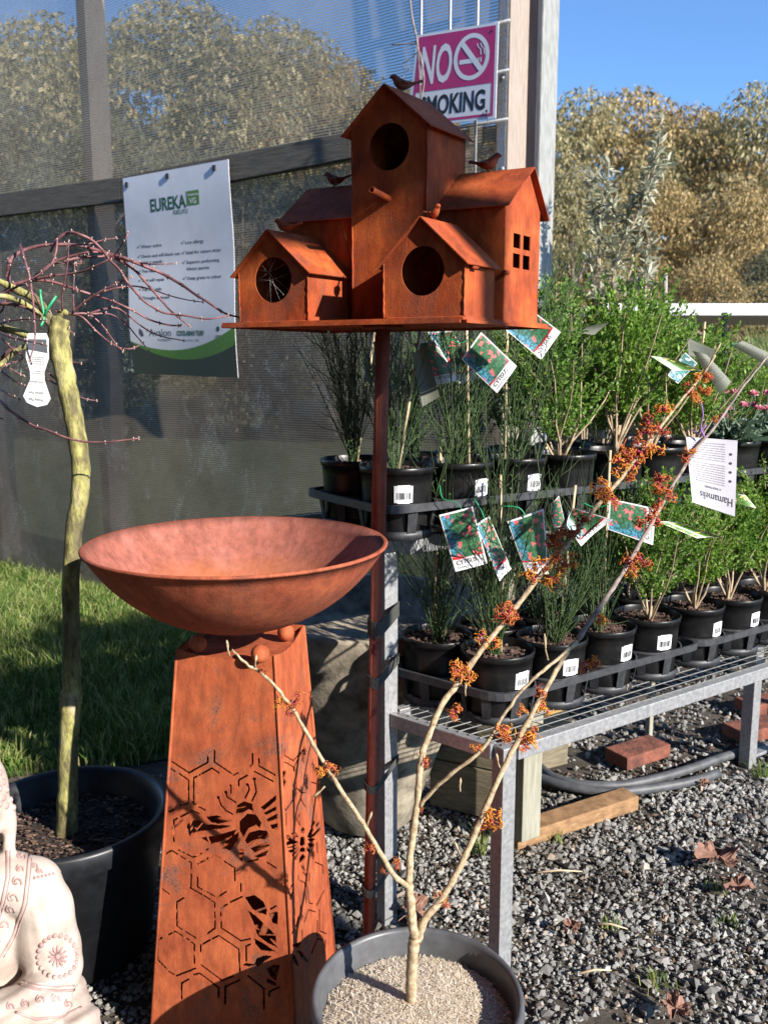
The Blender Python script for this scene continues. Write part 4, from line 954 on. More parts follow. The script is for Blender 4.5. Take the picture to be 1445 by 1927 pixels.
# ---- hanging tag of the witch hazel
def px_card(name, corners, D, label, cat, bow=.0, th=.0006, mat=None, group=None):
    TL, TR, BR, BL = [atY(px, py, (D[i] if hasattr(D, '__len__') else D)) for i, (px, py) in enumerate(corners)]
    w_ = (TR-TL).length; h_ = (BL-TL).length; P = bilin(TL, TR, BR, BL, w_, h_); c = (TL+TR)/2
    t = thing(name, c, label, cat, group)
    PB = lambda x, y, l=0.0: P(x, y, l + bow*math.sin(math.pi*x/w_))
    card(PB, w_, h_, th, name='card', mat=mat or M['white_label'], parent=t, nx=10, ny=6)
    return t, PB, w_, h_
M['tag_lilac'] = mat_noisy('tag_lilac', (.38,.37,.42), (.46,.45,.50), 12, .6, 0)
t, P, w_, h_ = px_card('care_tag', [(1290,822),(1387,829),(1382,972),(1302,945)], [1.815,1.835,1.835,1.815], 'large white printed tag hanging upside down on a purple tie from the witch hazel branch', 'tag', bow=-.006, mat=M['tag_lilac'])
mb = MB(); fl = lambda a, c_: P(w_-a, h_-c_, .0006)
Tx = lambda s, x, y, size, **k: put_text(mb, s, lambda a, c_: P(w_-a, h_-(2*y-c_), .0008), x, y, size, **k)
Tx('Hamamelis', w_*.05, h_*.22, h_*.16, width=w_*.72); Tx('x intermedia', w_*.3, h_*.32, h_*.06)
rr2 = random.Random(4)
for k in range(17):
    y = h_*(.38+.033*k + (.03 if k > 8 else 0))
    Tx(' '.join('aeionrst'[rr2.randrange(8)]*1 + 'mnoeuacrs'[rr2.randrange(9)]*1 + 'nesrt'[rr2.randrange(5)] + ('al' if rr2.random() < .5 else 'ion') for _ in range(8)), w_*.22, y, h_*.026, width=w_*rr2.uniform(.62,.70))
for k in range(4): addpoly(mb, lambda x, y, l: P(w_-x, h_-y, l), ringy(w_*.12, h_*(.45+.12*k), w_*.03, h_*.018, 10), .0008)
mb.build('lettering', M['ink'], t)
mb = MB(); a = atY(1325,822,1.81); mb.tube(smooth_path([a, atY(1318,805,1.80), atY(1322,780,1.79), atY(1318,756,1.775)], 4), .0012, 6); mb.tube([atY(1298,808,1.815), atY(1310,815,1.81), a], .001, 5); mb.tube([a, atY(1322,808,1.805), atY(1328,800,1.805)], .001, 5); mb.build('purple_tie', M['purple_tie'], t)

# ================================================================== MAPLE in a black pot
mp_c = atZ(128, 1522, .36); mp_c.z = 0; MR = 186*pxm(Vector((mp_c.x, mp_c.y, .36)))
mpl = thing('potted_maple', mp_c, 'weeping maple with bare purple twigs on a pale trunk in a big black pot', 'potted tree')
mb = MB(); pr = [(.001,0),(MR*.76,0),(MR*.93,.30),(MR*.965,.305),(MR*.995,.31),(MR,.352),(MR-.004,.36),(MR-.016,.36),(MR-.02,.352)]
pr += [(MR-.024-.0035*k-(.002 if k % 2 else 0), .35-.0085*k) for k in range(1, 10)] + [(MR*.8,.1)]
mb.lathe(mp_c, pr, 96); mb.build('pot', M['pot_dark'], mpl)
mulch('soil', mp_c, MR-.05, .285, M['soil'], 0, mpl, hump=.012)
M['bark_chips'] = mat_leaf('bark_chips', [(.02,.013,.01), (.05,.03,.022), (.10,.06,.045), (.20,.13,.10)], .9, 0)
def chips(name, c, rad, z, n, s, seed, mat, parent):
    V, F = stones(n, (-1,1), (-1,1), s, s*.4, seed, keep=lambda x, y, r: x*x+y*y < 1)
    # stones() spread on a unit disc: rescale positions only
    n = len(V)//7; Vr = V.reshape(n, 7, 3); cen = Vr.mean(1, keepdims=True); loc = Vr-cen; loc[:,:,1] *= .6; cen[:,:,:2] *= rad; V = (loc*np.array([1,1,.6])+cen).reshape(-1,3)+np.array([c.x, c.y, z]); return fast_mesh(name, V, F, mat, parent)
chips('bark_mulch', mp_c, MR-.055, .296, 1500, .011, 31, M['bark_chips'], mpl)
YM = mp_c.y
tr_pts = [(126,1580,22),(128,1500,19.5),(130,1400,18),(134,1330,20),(135,1310,22),(136,1290,17.5),(135,1200,16.5),(134,1100,16),(140,1000,16),(151,930,16.5),(152,870,17),(142,800,17),(131,745,17.5),(120,690,18),(111,650,20),(112,620,19),(116,598,15)]
P_ = smooth_path([atY(x, y, YM) for x, y, r_ in tr_pts], 5); rr_ = np.interp(np.linspace(0, len(tr_pts)-1, len(P_)), range(len(tr_pts)), [q[2] for q in tr_pts])*pxm(atY(130,1000,YM))
rr_ = rr_*(1+.035*np.sin(np.arange(len(P_))*1.7)+np.random.default_rng(9).normal(0,.010,len(P_))); P_ = [p+Vector(np.random.default_rng(i).normal(0,.0006,3)) for i, p in enumerate(P_)]; mb = MB(); mb.tube(P_, list(rr_), 16); mb.build('trunk', M['bark_maple'], mpl)
LM = [ # limbs: points, radii px
 ([(112,640),(96,600),(70,565),(30,545),(0,530),(-40,520)], [13,12,11,10,8,7], 1, 0), ([(110,660),(80,650),(50,630),(0,615),(-50,600)], [11,10,10,10,9], 1, .06),
 ([(105,620),(60,580),(20,560),(-20,555)], [8,7,7,6], 1, -.08), ([(95,650),(40,655),(10,680),(-20,700)], [8,7,6,5], 1, -.14),
 ([(110,600),(118,588),(130,590)], [9,9,6], 0, 0)]
for pts, rd, mt, dy in LM:
    n = len(pts); P_ = smooth_path([atY(x, y, YM+dy*i/(n-1)) for i, (x, y) in enumerate(pts)], 5); s = pxm(atY(100,600,YM)); rr_ = np.interp(np.linspace(0, len(rd)-1, len(P_)), range(len(rd)), rd)*s*.72*(1+.12*np.sin(np.arange(len(P_))*1.9))
    mb = MB(); mb.tube(P_, list(rr_), 10); mb.build('limb', M['bark_maple'], mpl)
C3 = lambda s_: [(float(a)*.3183, 400+float(b_)*.3183) for a, b_ in (q.split(',') for q in s_.split())]   # points read off an enlarged view
TW = [("0,500 60,445 100,420 180,395 260,340 330,290 430,255 520,235 600,235",6,0),("60,445 50,380 60,290 110,240 200,205 300,190 420,190 520,205 640,245 740,270",7,.05),("320,200 340,160 400,120 460,125 540,160 600,215 660,290 710,340 760,420 800,465 850,520 900,555 960,590 1030,602 1100,610 1180,625 1250,628 1350,610",5,-.10),
("520,205 640,245 740,272 850,315 960,360 1080,430 1150,480 1230,530 1330,595 1420,620",6,-.05),("640,250 740,300 810,350 870,420 940,500 1010,580 1070,630 1120,670",5,-.02),("380,290 480,265 600,260 650,250",5,.04),
("300,230 340,165 310,300 180,400",4,-.1),("120,190 135,235 160,320 180,390 195,500 205,600 210,700 205,780 175,880",4,-.18),("180,405 300,375 400,365 500,345 600,300 680,250 740,160 760,120",4,-.12),("200,400 290,405 380,430 480,465 580,495 680,530 790,580 890,635 1000,665 1070,668",5,.02),
("330,580 420,600 490,620 560,690 640,760 700,795 730,820",4,0),("420,600 520,600 600,660 660,740 690,780",3.5,.05),("430,590 500,530 600,465 690,420 780,380",4,-.05),("600,470 700,445 790,435 900,455 1000,490 1100,515 1200,530",3,.03),
("520,600 620,570 690,565 750,600 850,680 950,730 1090,758",3.5,.08),("540,600 650,600 740,650 800,720 860,790 885,820",3,.1),("700,800 780,805 850,770",3,.06),("370,580 370,480 400,320 410,170",3,-.08),("440,590 435,500 440,400 445,300",3,-.02),
("0,655 60,640 150,630 280,638",3.5,-.2),("0,490 80,450 160,430 250,560 300,590",4,-.1),("0,540 90,545 170,570 240,610",6,-.06),("0,710 80,740 170,760 280,785",3.5,-.15),("0,730 70,800 140,860 40,900 0,930",3,-.12),
("0,1110 50,1160 120,1210 200,1260 290,1290 390,1330 500,1355 620,1358 700,1350 820,1335",4.5,-.14),("0,1045 60,1075 120,1105",3,-.1),("0,930 80,990 150,1025",3,-.1),("30,900 110,950 145,965",2.5,.02),("290,950 340,1000 420,1160",3,.02),("340,600 400,680 440,720",2.5,.0),
("385,680 410,680",3,0),("415,880 480,892",3,0),("280,985 400,1050 500,1100 575,1112",2.5,.06),("300,190 500,190 600,165 690,150",3,.0),("740,280 850,300 920,305 1045,302",3,-.08),("0,590 20,570 40,500 70,460",4,0),("0,1215 20,1220",3,0),("0,880 60,820 150,795",9,-.02),("440,240 480,300 330,300",3,0)]
tw_pts = []
for s_, rd, dy in TW:
    pts = C3(s_); n = len(pts); jj = random.Random(len(s_))
    P_ = smooth_path([atY(x, y, YM+dy*min(1, i/max(1, n-1)*1.2)+jj.uniform(-.012,.012)) for i, (x, y) in enumerate(pts)], 4); r0 = rd*.64*pxm(atY(100,600,YM))
    rr_ = [r0*(1-.55*i/(len(P_)-1)) for i in range(len(P_))]; mb = MB(); mb.tube(P_, rr_, 7)
    L_ = 0; bm_ = MB()
    for i in range(1, len(P_)):
        L_ += (P_[i]-P_[i-1]).length
        if L_ > .030+.035*jj.random() or i == len(P_)-1:
            L_ = 0; mb.ball(P_[i], rr_[i]*1.35, 7, 5)
            for sg in (-1, 1): bm_.ball(P_[i]+Vector((jj.uniform(-1,1), jj.uniform(-1,1), sg*1.2)).normalized()*rr_[i]*1.7, .0015, 5, 4, sc=(1,1,1.6))
    o = mb.build('twig', M['twig_purple'], mpl); bm_.build('bud', M['bud'], o)
t, P, w_, h_ = px_card('plant_tag', [(50,627),(92,627),(94,760),(45,755)], [YM-.11,YM-.11,YM-.11,YM-.11], 'narrow white tag tied with green to the maple crown', 'tag', mat=M['white_label'])
bpy.data.objects.remove(t.children[0])
oc = [(4,0),(38,0),(42,10),(42,45),(34,70),(34,85),(44,118),(38,130),(22,136),(6,130),(-1,118),(10,85),(9,70),(1,45),(1,10)]; K = w_/42
mb = MB(); nrmt = (P(0,0,1)-P(0,0,0)); mb.sheet([(x*K, y*K) for x, y in oc], [], lambda a, b_: P(a, b_, 0), .0006, nrmt); mb.build('card', M['white_label'], t, recalc=True)
mb = MB(); addpoly(mb, P, [(4*K,11*K),(38*K,11*K),(40*K,36*K),(2*K,30*K)], .0004); mb.build('dark_band', M['ink_grey'], t)
mb = MB()
for y, s in ((45,4),(49,4),(53,4),(57,4),(71,4),(75,4)): put_text(mb, 'care and planting notes', lambda a, c_, y=y: P(a, 2*y*K-c_, .0005), 12*K, y*K, s*K, width=22*K)
for y, s, tx in ((88,6,'Acer palmatum'),(108,7,'Japanese Maple'),(120,9,'Weeping Maple')): put_text(mb, tx, lambda a, c_, y=y: P(42*K-a, 2*y*K-(2*y*K-c_)+0*K, .0005), 10*K, y*K, s*K, width=24*K)
mb.build('lettering', M['ink_grey'], t)
mb = MB(); mb.tube(smooth_path([atY(78,614,YM-.11), atY(84,596,YM-.10), atY(78,560,YM-.09), atY(77,545,YM-.09)], 4), .0028, 6, flat=.5); mb.tube([atY(84,596,YM-.10), atY(92,578,YM-.10), atY(107,557,YM-.10)], .0028, 6, flat=.5); mb.build('green_tie', M['green_tie'], t)

# ================================================================== SEATED STATUE
SY = 1.40
def sp(px, py, dy=0): return atY(px, py, SY+dy)
sc_ = pxm(sp(0,1700)); cx_ = -64
body = []   # (centre, radii)
def el(px, py, dy, rx, ry, rz, rot=0): body.append((sp(px, py, dy), (rx*sc_, ry*sc_, rz*sc_), rot))
el(cx_,1495,0,74,80,92); el(cx_,1420,0,38,40,34); el(cx_,1560,-.02,58,60,58); el(cx_,1640,0,50,50,50)
el(cx_,1745,.0,128,88,160); el(cx_,1850,0,135,95,90)
for s in (-1, 1):
    X = lambda d: cx_ + s*d
    el(X(70),1655,0,78,60,50); el(X(118),1668,0,64,58,54); el(X(150),1755,0,56,62,90); el(X(152),1720,0,52,56,74); el(X(168),1790,0,47,58,66); el(X(176),1830,-.02,42,60,48)
    el(X(140),1880,-.07,60,70,44); el(X(90),1900,-.10,56,50,34); el(X(180),1890,-.0,46,80,42)
    el(X(175),1965,-.07,74,110,50); el(X(80),1975,-.12,110,100,50); el(X(82),1545,.02,14,18,48); el(X(82),1590,.01,13,14,20)
el(cx_,1900,-.02,170,150,60); el(cx_,1975,-.04,200,150,70); el(cx_,1905,-.13,52,42,26)
tmp = MB()
for c, rd, rot in body: tmp.ball(c, 1.0, 20, 14, sc=rd)
sx = sp(cx_, 1900); base_z = 0.0
st_loc = Vector((sx.x, SY, 0)); gz = sp(cx_, 1990).z
tmp.lathe((sx.x, SY-.02, 0), [(.001,0),(.24,0),(.25,.03),(.235,max(.05, gz-.06)),(.22,gz),(.001,gz+.01)], 40)
tmp_o = tmp.build('tmp', M['stone_pale'], None, loc=(0,0,0))
md = tmp_o.modifiers.new('r', 'REMESH'); md.mode = 'VOXEL'; md.voxel_size = .0045
md = tmp_o.modifiers.new('s', 'SMOOTH'); md.factor = .6; md.iterations = 16
dg = bpy.context.evaluated_depsgraph_get(); ev = tmp_o.evaluated_get(dg); me = bpy.data.meshes.new_from_object(ev); bpy.data.objects.remove(tmp_o)
vv = np.zeros(len(me.vertices)*3, dtype=np.float32); me.vertices.foreach_get('co', vv); vv = vv.reshape(-1,3)
# robe folds: shallow sweeping grooves
X_, Y_ = project(vv); nrmv = np.zeros(len(me.vertices)*3, dtype=np.float32); me.vertices.foreach_get('normal', nrmv); nrmv = nrmv.reshape(-1,3)
fold = np.sin((X_*.6+Y_*1.0)*.16)*(Y_ > 1850)*.0022 + np.sin((X_*.9-Y_*.32)*.20)*((Y_ > 1640) & (Y_ < 1850) & (X_ > 60))*.0010
vv += nrmv*fold[:,None]; me.vertices.foreach_set('co', (vv-np.array(st_loc, dtype=np.float32)).ravel()); me.update()
for p in me.polygons: p.use_smooth = True
me.materials.clear(); me.materials.append(M['stone_pale'])
stt = thing('seated_statue', st_loc, 'pale stone seated monk statue in an embroidered robe, cut off by the left edge', 'statue')
bo = bpy.data.objects.new('body', me); COL.objects.link(bo); bo.parent = stt
bv = BVHTree.FromPolygons([tuple(v) for v in vv.tolist()], [tuple(p.vertices) for p in me.polygons])
def surf(px, py):
    d = ray(px, py).normalized(); h = bv.ray_cast(EYEP, d); return (h[0], h[1]) if h[0] is not None else (None, None)
# curls of hair, bead ring, rosette, embroidered bands
cu_ = MB()
for row in range(8):
    for k in range(14):
        px = cx_ + (k-6.5)*13 + (row % 2)*6; py = 1395 + row*15 + abs(k-6.5)*3
        q, n_ = surf(px, py)
        if q is not None and py < 1535 - 0*abs(k-6.5) and (py < 1490 or abs(px-cx_) > 50): cu_.ball(q-n_*.002, .0065, 8, 6)
cu_.build('curled_hair', M['stone_pink'], stt)
be = MB()
for k in range(22):
    a = 2*math.pi*k/22; q, n_ = surf(109+36*math.cos(a), 1800+40*math.sin(a))
    if q is not None: be.ball(q, .0046, 8, 6)
for k in range(12):
    a = 2*math.pi*k/12; q0, n_ = surf(109+5*math.cos(a), 1800+5*math.sin(a)); q1, _ = surf(109+18*math.cos(a), 1800+21*math.sin(a))
    if q0 is not None and q1 is not None: be.tube([q0, (q0+q1)/2+n_*.001, q1], [.0012,.0026,.0018], 6)
q, n_ = surf(109,1800)
if q is not None: be.ball(q, .005, 8, 6)
be.build('sleeve_rosette', M['stone_pink'], stt)
def ridge(mb, pts, r_, dense=6):
    L_ = []
    for (x0,y0), (x1,y1) in zip(pts, pts[1:]):
        for k in range(dense):
            q, n_ = surf(x0+(x1-x0)*k/dense, y0+(y1-y0)*k/dense)
            if q is not None: L_.append(q)
    if len(L_) > 2: mb.tube(L_, r_, 6)
bd = MB()
for dx in (0, 42): 
    ridge(bd, [(14+dx,1600),(14+dx*.9,1650),(4+dx,1700),(-16+dx,1760),(-45+dx,1810),(-80+dx,1850)], .0022); ridge(bd, [(20+dx,1600),(20+dx*.9,1650),(10+dx,1700),(-10+dx,1760),(-39+dx,1810)], .0013)
for (x, y, rr_) in ((40,1612,9),(38,1636,8),(32,1660,10),(24,1690,11),(20,1712,9),(6,1740,11),(-8,1768,10),(66,1630,6),(74,1640,6),(48,1890,9),(76,1882,9),(104,1880,9),(128,1890,8),(20,1895,8)):
    for ph in (0, 2.4):
        ridge(bd, [(x+rr_*q_*math.cos(ph+q_*4.2), y+rr_*q_*math.sin(ph+q_*4.2)) for q_ in (0.2,.4,.6,.8,1.0,1.1)], .0018, 2)
for k in range(6): 
    q, n_ = surf(66+k*7, 1652-k*1.5)
    if q is not None: bd.ball(q, .0028, 6, 5)
ridge(bd, [(38,1852),(70,1862),(110,1866),(146,1862)], .0025); ridge(bd, [(30,1905),(70,1918),(120,1912),(160,1892)], .0022); ridge(bd, [(45,1845),(70,1854),(110,1858),(146,1854)], .0014)
bd.build('embroidered_trim', M['stone_pink'], stt)
for s in (-1, 1):
    eb = MB(); q, n_ = surf(cx_+s*28, 1510)
    if q is not None: eb.ball(q, .010, 10, 8, sc=(1.5,.6,.55)); eb.build('eyelid', M['stone_pale'], stt)
q, n_ = surf(cx_, 1530)
if q is not None:
    nb = MB(); nb.tube([q+Vector((0,-.002,.03)), q+Vector((0,-.010,.0)), q+Vector((0,-.012,-.008))], [.005,.009,.010], 10); nb.build('nose', M['stone_pale'], stt)
q, n_ = surf(cx_, 1565)
if q is not None:
    nb = MB(); nb.tube([q+Vector((-.02,.002,.002)), q+Vector((-.008,-.003,.003)), q+Vector((.008,-.003,.003)), q+Vector((.02,.002,.002))], [.002,.005,.005,.002], 8); nb.tube([q+Vector((-.014,.001,-.006)), q+Vector((0,-.003,-.007)), q+Vector((.014,.001,-.006))], [.002,.005,.002], 8); nb.build('mouth', M['stone_pale'], stt)
# ================================================================== STAGED PLANT BENCH
M['galv_wire'] = mat_noisy('grey_wire', (.13,.13,.12), (.22,.22,.21), 60, .6, .1, .001, metallic=.2)
ZB, ZU = .585, 1.04; RIMH = .175; PR = .0925
b0 = atZ(950,1405,ZB); b1 = atZ(728,1336,ZB); b2 = atZ(1445,1250,ZB)
G1 = (b2-b0).normalized(); G2 = (b1-b0).normalized(); LEN = 3.0; DEP = (b1-b0).length
bn = thing('plant_bench', Vector((b0.x,b0.y,0)), 'galvanised two-step bench with wire shelves that carries the potted plants', 'bench')
def beam(mb, a, b_, w_, h_):
    d = (b_-a).normalized(); s_ = Vector((-d.y, d.x, 0)).normalized() if abs(d.z) < .9 else Vector((1,0,0)); u_ = d.cross(s_).normalized()
    mb.bbox((a+b_)/2, ((b_-a).length, w_, h_), .0025, ax=[d, s_, u_])
def down(q, z): return Vector((q.x, q.y, z))
def part_beam(name, a, b_, w_, h_, mat='galv'):
    mb = MB(); beam(mb, a, b_, w_, h_); return mb.build(name, M[mat], bn)
hz_ = .036
part_beam('front_rail', down(b0, ZB-.018)+G1*.03, down(b0+G1*LEN, ZB-.018), .028, hz_)
part_beam('end_rail', down(b0, ZB-.019)+G2*.03, down(b1, ZB-.019)-G2*.02, .026, hz_)
D2 = G2*DEP
part_beam('middle_rail', down(b0+D2, ZB-.02)+G1*.03, down(b0+D2+G1*LEN, ZB-.02), .028, hz_)
def shelf(name, o, l, dvec, z):
    mb = MB(); n = int(l/.06); d = dvec.length; dn = dvec.normalized()
    for i in range(n+1): a = o+G1*(l*i/n); a = down(a, z-.002); mb.tube([a, a+dvec], .0015, 4, cap=False)
    for k in range(int(d/.03)+1):
        a = down(o+dn*min(d, .03*k), z+.0014); mb.tube([a, a+G1*l], .0018, 4, cap=False)
    return mb.build(name, M['galv_wire'], bn)
shelf('wire_shelf', b0+G2*.01, LEN, D2*.97, ZB)
def leg(q, z, top='leg', w_=.040): 
    mb = MB(); mb.bbox(Vector((q.x, q.y, z/2-.01)), (w_, w_, z+.02), .003, rz=math.atan2(G1.y, G1.x)); return mb.build('leg', M['galv'], bn)
leg(b0+G1*.012+G2*.012, ZB-.002); leg(b1, ZU+.0)
u0 = b1 + G1*.0; UD = G2*.40
part_beam('upper_front_rail', down(u0, ZU-.032)+G1*.025, down(u0+G1*LEN, ZU-.032), .026, .045)
part_beam('upper_end_rail', down(u0, ZU-.022)+G2*.03, down(u0+UD, ZU-.022), .026, hz_)
part_beam('upper_back_rail', down(u0+UD, ZU-.021)+G1*.02, down(u0+UD+G1*LEN, ZU-.021), .026, hz_)
shelf('upper_wire_shelf', u0+G2*.01, LEN, UD*.98, ZU)
leg(u0+UD, ZU-.003)
rl = atZ(1405,1432,0); leg(rl, ZB, w_=.045)
part_beam('foot_rail', down(rl, .02)+G1*.02, down(rl, .02)+G1*.6, .04, .012)
leg(u0+G1*2.2, ZU-.003); leg(b0+G1*1.75, ZB-.002)
# straps that tie the birdhouse pole to the bench leg
for k, (py, hh) in enumerate(((1172,.038), (1270,.026), (1468,.018), (1662,.018))):
    tt = (1 - (atY(705, py, pole_base.y).z)/ZP); z = atY(705, py, pole_base.y+.02).z
    pp = pole_base.lerp(pole_top, z/ZP); lg = down(b1, z); cdir = (lg-pp); cdir.z = 0; L_ = cdir.length; cdir.normalize(); sd = Vector((-cdir.y, cdir.x, 0)); mb = MB(); r1_, r2_ = .0185, .03
    loop = [pp + (cdir*math.cos(a)+sd*math.sin(a))*r1_ for a in np.linspace(math.pi/2, 3*math.pi/2, 9)] + [lg + (cdir*math.cos(a)+sd*math.sin(a))*r2_ for a in np.linspace(-math.pi/2, math.pi/2, 9)]
    n_ = len(loop); vs = []; fs_ = []
    for i, q in enumerate(loop):
        c_ = (pp+lg)/2; o_ = (q-c_).normalized()*.003; tl_ = Vector((0,0,.004*math.sin(i)))
        vs += [q+UP*hh/2+tl_, q-UP*hh/2+tl_, q+o_-UP*hh/2+tl_, q+o_+UP*hh/2+tl_]
    for i in range(n_):
        a, b_ = i*4, ((i+1) % n_)*4
        for e in range(4): fs_.append((a+e, b_+e, b_+(e+1) % 4, a+(e+1) % 4))
    mb.add(vs, fs_); st_ = mb.build('strap', M['velcro'], None, loc=down(pp, z))
    tag(st_, ('wide black strap, topmost of the four round the rusty pole and bench leg', 'black strap round the pole just above the lower shelf, second from the top', 'thin black strap round the pole below the bench shelf', 'lowest black strap round the pole and leg, near the gravel')[k], 'strap', 'straps tying the pole to the bench leg')

# ------------------------------------------------------------------ pots and plants (models built round the origin, then copied)
def local(name): return bpy.data.objects.new(name, None)
pot_mb = MB(); pot_geo(pot_mb, (0,0,0), PR, .17, PR*.86, lip=.009, th=.0035, seg=40)
sm = MB(); r = np.random.default_rng(3); S = 20
vs = [(0,0,.152)]
for k in range(1, 5):
    for a in range(S): t = 2*math.pi*a/S; q = (PR-.007)*k/4; vs.append((q*math.cos(t), q*math.sin(t), .150+r.normal(0,.002)))
sm.add(vs, [(0, 1+a, 1+(a+1) % S) for a in range(S)]+[(1+k*S+a, 1+(k+1)*S+a, 1+(k+1)*S+(a+1) % S, 1+k*S+(a+1) % S) for k in range(3) for a in range(S)])
chV, chF = stones(170, (-1,1), (-1,1), .0075, .003, 77, keep=lambda x, y, r: x*x+y*y < 1); nn_ = len(chV)//7; Vr = chV.reshape(nn_,7,3); cen = Vr.mean(1, keepdims=True); lo_ = Vr-cen; cen[:,:,:2] *= PR-.013; chV = (lo_+cen).reshape(-1,3)+np.array([0,0,.152])
sm.add(chV.tolist(), chF.tolist())
POT_ME = pot_mb.build('pot', M['black_plastic']).data; SOIL_ME = sm.build('soil', M['bark_chips']).data
def stem_plant(seed, n=30, h=.50, spread=.16, twigs=5):
    r = np.random.default_rng(seed); mb = MB()
    for k in range(n):
        a = r.uniform(0, 6.283); el = abs(r.normal(0, 1))*spread; L = h*r.uniform(.45, 1.1); p = Vector((math.cos(a), math.sin(a), 0))*r.uniform(.002,.012)+Vector((0,0,.15)); d = Vector((math.cos(a)*el, math.sin(a)*el, 1)).normalized(); pts = []
        cv = Vector((r.normal(0,.03), r.normal(0,.03), 0))
        for s_ in range(8): pts.append(p.copy()); p = p + d*L/7; d = (d + cv + Vector((r.normal(0,.03), r.normal(0,.03), 0))).normalized()
        mb.tube(pts, [.0017-.00014*i for i in range(8)], 4, cap=False)
        for t in range(twigs):
            i = r.integers(1, 7); q = pts[i]; dd = (pts[i]-pts[i-1]).normalized()+Vector(r.normal(0,.28,3)); dd.normalize(); l2 = L*r.uniform(.12,.38); mb.tube([q, q+dd*l2*.5, q+dd*l2+Vector((0,0,l2*.15))], [.0012,.0010,.0005], 3, cap=False)
        for i in range(1, 8):     # small leaf scales along the stem
            for _ in range(2):
                q = pts[i-1].lerp(pts[i], r.random()); w_ = Vector(r.normal(0,1,3)).normalized()*.005; mb.add([q, q+w_+Vector((0,0,.002)), q+w_*1.5+Vector((0,0,.006)), q+w_*.6+Vector((0,0,.006))], [(0,1,2,3)])
    return mb
M['stem_green'] = mat_leaf('broom_stem', [(.025,.055,.018), (.045,.09,.03), (.07,.12,.035), (.10,.13,.06)], .6, .1)
M['bush_leaf'] = mat_leaf('bush_leaf', [(.09,.17,.02), (.15,.28,.035), (.22,.38,.05), (.32,.47,.10)], .5, .45)
M['bush_leaf2'] = mat_leaf('bush_leaf_dark', [(.06,.14,.018), (.11,.23,.03), (.17,.31,.045), (.26,.40,.09)], .5, .45)
M['bush_wood'] = mat_noisy('bush_wood', (.28,.20,.12), (.46,.36,.24), 60, .8, .3, .001)
def bush_plant(seed, h=.40, w_=.17, ntw=150, leaf=.010, per=22, base=.15, bare=.30, flat=1.0):
    r = np.random.default_rng(seed); wood = MB(); cen = []; dirs = []
    for k in range(7):
        a = 6.283*k/7+r.normal(0,.3); p = Vector((0,0,base)); pts = [p.copy()]
        d = Vector((math.cos(a)*.55, math.sin(a)*.55, 1)).normalized()
        for s_ in range(5): p = p + d*h*.16; pts.append(p.copy()); d = (d+Vector((r.normal(0,.12), r.normal(0,.12), .08))).normalized()
        wood.tube([Vector((r.normal(0,.002), r.normal(0,.002), base-.01))]+pts[1:], [.0045,.0035,.0028,.0022,.0018,.0012], 5, cap=False)
    wood.tube([Vector((0,0,base-.02)), Vector((.002,0,base+.02)), Vector((0,.002,base+.05))], [.0075,.0065,.005], 7)
    zc = base + h*(bare+(1-bare)/2); hr = h*(1-bare)/2; V = []; 
    for k in range(ntw):
        th = r.uniform(0, 6.283); q = r.random()**.42; u = r.uniform(-1, 1); rr_ = math.sqrt(max(0,1-u*u)); tip = np.array([w_*rr_*math.cos(th)*q*(1+.18*math.sin(3*th+seed)), w_*rr_*math.sin(th)*q*(1+.18*math.sin(3*th+seed)), zc+hr*u*q*flat + .02*math.sin(5*th)]); st = np.array([tip[0]*.35, tip[1]*.35, max(base+.08, tip[2]-.09)])
        dv = tip-st; L = np.linalg.norm(dv); L0 = min(L, .075+r.uniform(0,.05)); dn = dv/L; st2 = tip-dn*L0
        if k % 3 == 0: wood.tube([Vector(st), Vector(st2), Vector(tip)], [.0013,.0011,.0006], 3, cap=False)
        t = r.random(per)**.8; c = st2+dn*L0*t[:,None]; dd = r.normal(0, 1, (per,3))*.9+dn+np.array([0,0,.35]); dd /= np.linalg.norm(dd,axis=1)[:,None]
        s_ = np.cross(dd, r.normal(0,1,(per,3))); s_ /= np.linalg.norm(s_,axis=1)[:,None]; l_ = leaf*r.uniform(.6,1.3,per)[:,None]
        v = np.stack([c, c+dd*l_*.5+s_*l_*.24, c+dd*l_, c+dd*l_*.5-s_*l_*.24], 1); V.append(v.reshape(-1,3))
    V = np.concatenate(V); F = np.arange(len(V)).reshape(-1,4); return wood, V, F
CYT = [stem_plant(s_, n_, h_, sp_w, tw_).build('stems', M['stem_green']).data for s_, n_, h_, sp_w, tw_ in ((1,28,.50,.24,7), (2,24,.56,.30,8), (3,32,.46,.20,7), (4,18,.60,.36,9))]
BUSH = []
for s_, h_, w_, lf, bare, mt in ((1,.43,.160,.0135,.24,'bush_leaf'), (2,.46,.165,.0135,.22,'bush_leaf2'), (3,.36,.135,.0125,.26,'bush_leaf'), (4,.34,.125,.0125,.28,'bush_leaf2')):
    wd, V, F = bush_plant(s_, h_, w_, 260, lf, 28, .15, bare); BUSH.append((wd.build('stems', M['bush_wood']).data, fast_mesh('foliage', V, F, M[mt]).data))
for o in [o for o in COL.objects if o.name.split('.')[0] in ('pot','soil','stems','foliage') and o.parent is None]: bpy.data.objects.remove(o)
RV = [None, Vector((-.105, .155, 0))]
def pot_lattice(k, row, tier): 
    RV[0] = G2*.185
    gap = .012*(k//4)
    if tier == 0: o = A0 + G1*(ST1*k+gap) + RV[0]*row; z = ZB+.006
    else: o = U0 + G1*(ST1*k+gap) + RV[1]*row; z = ZU+.006
    return Vector((o.x, o.y, z))
A0 = atZ(936,1218,.76); A0.z = 0; U0 = atZ(747,876,1.213); U0.z = 0
ST1 = .186
rd = random.Random(12); NUMW = ['first','second','third','fourth','fifth','sixth','seventh','eighth','ninth','tenth','eleventh']
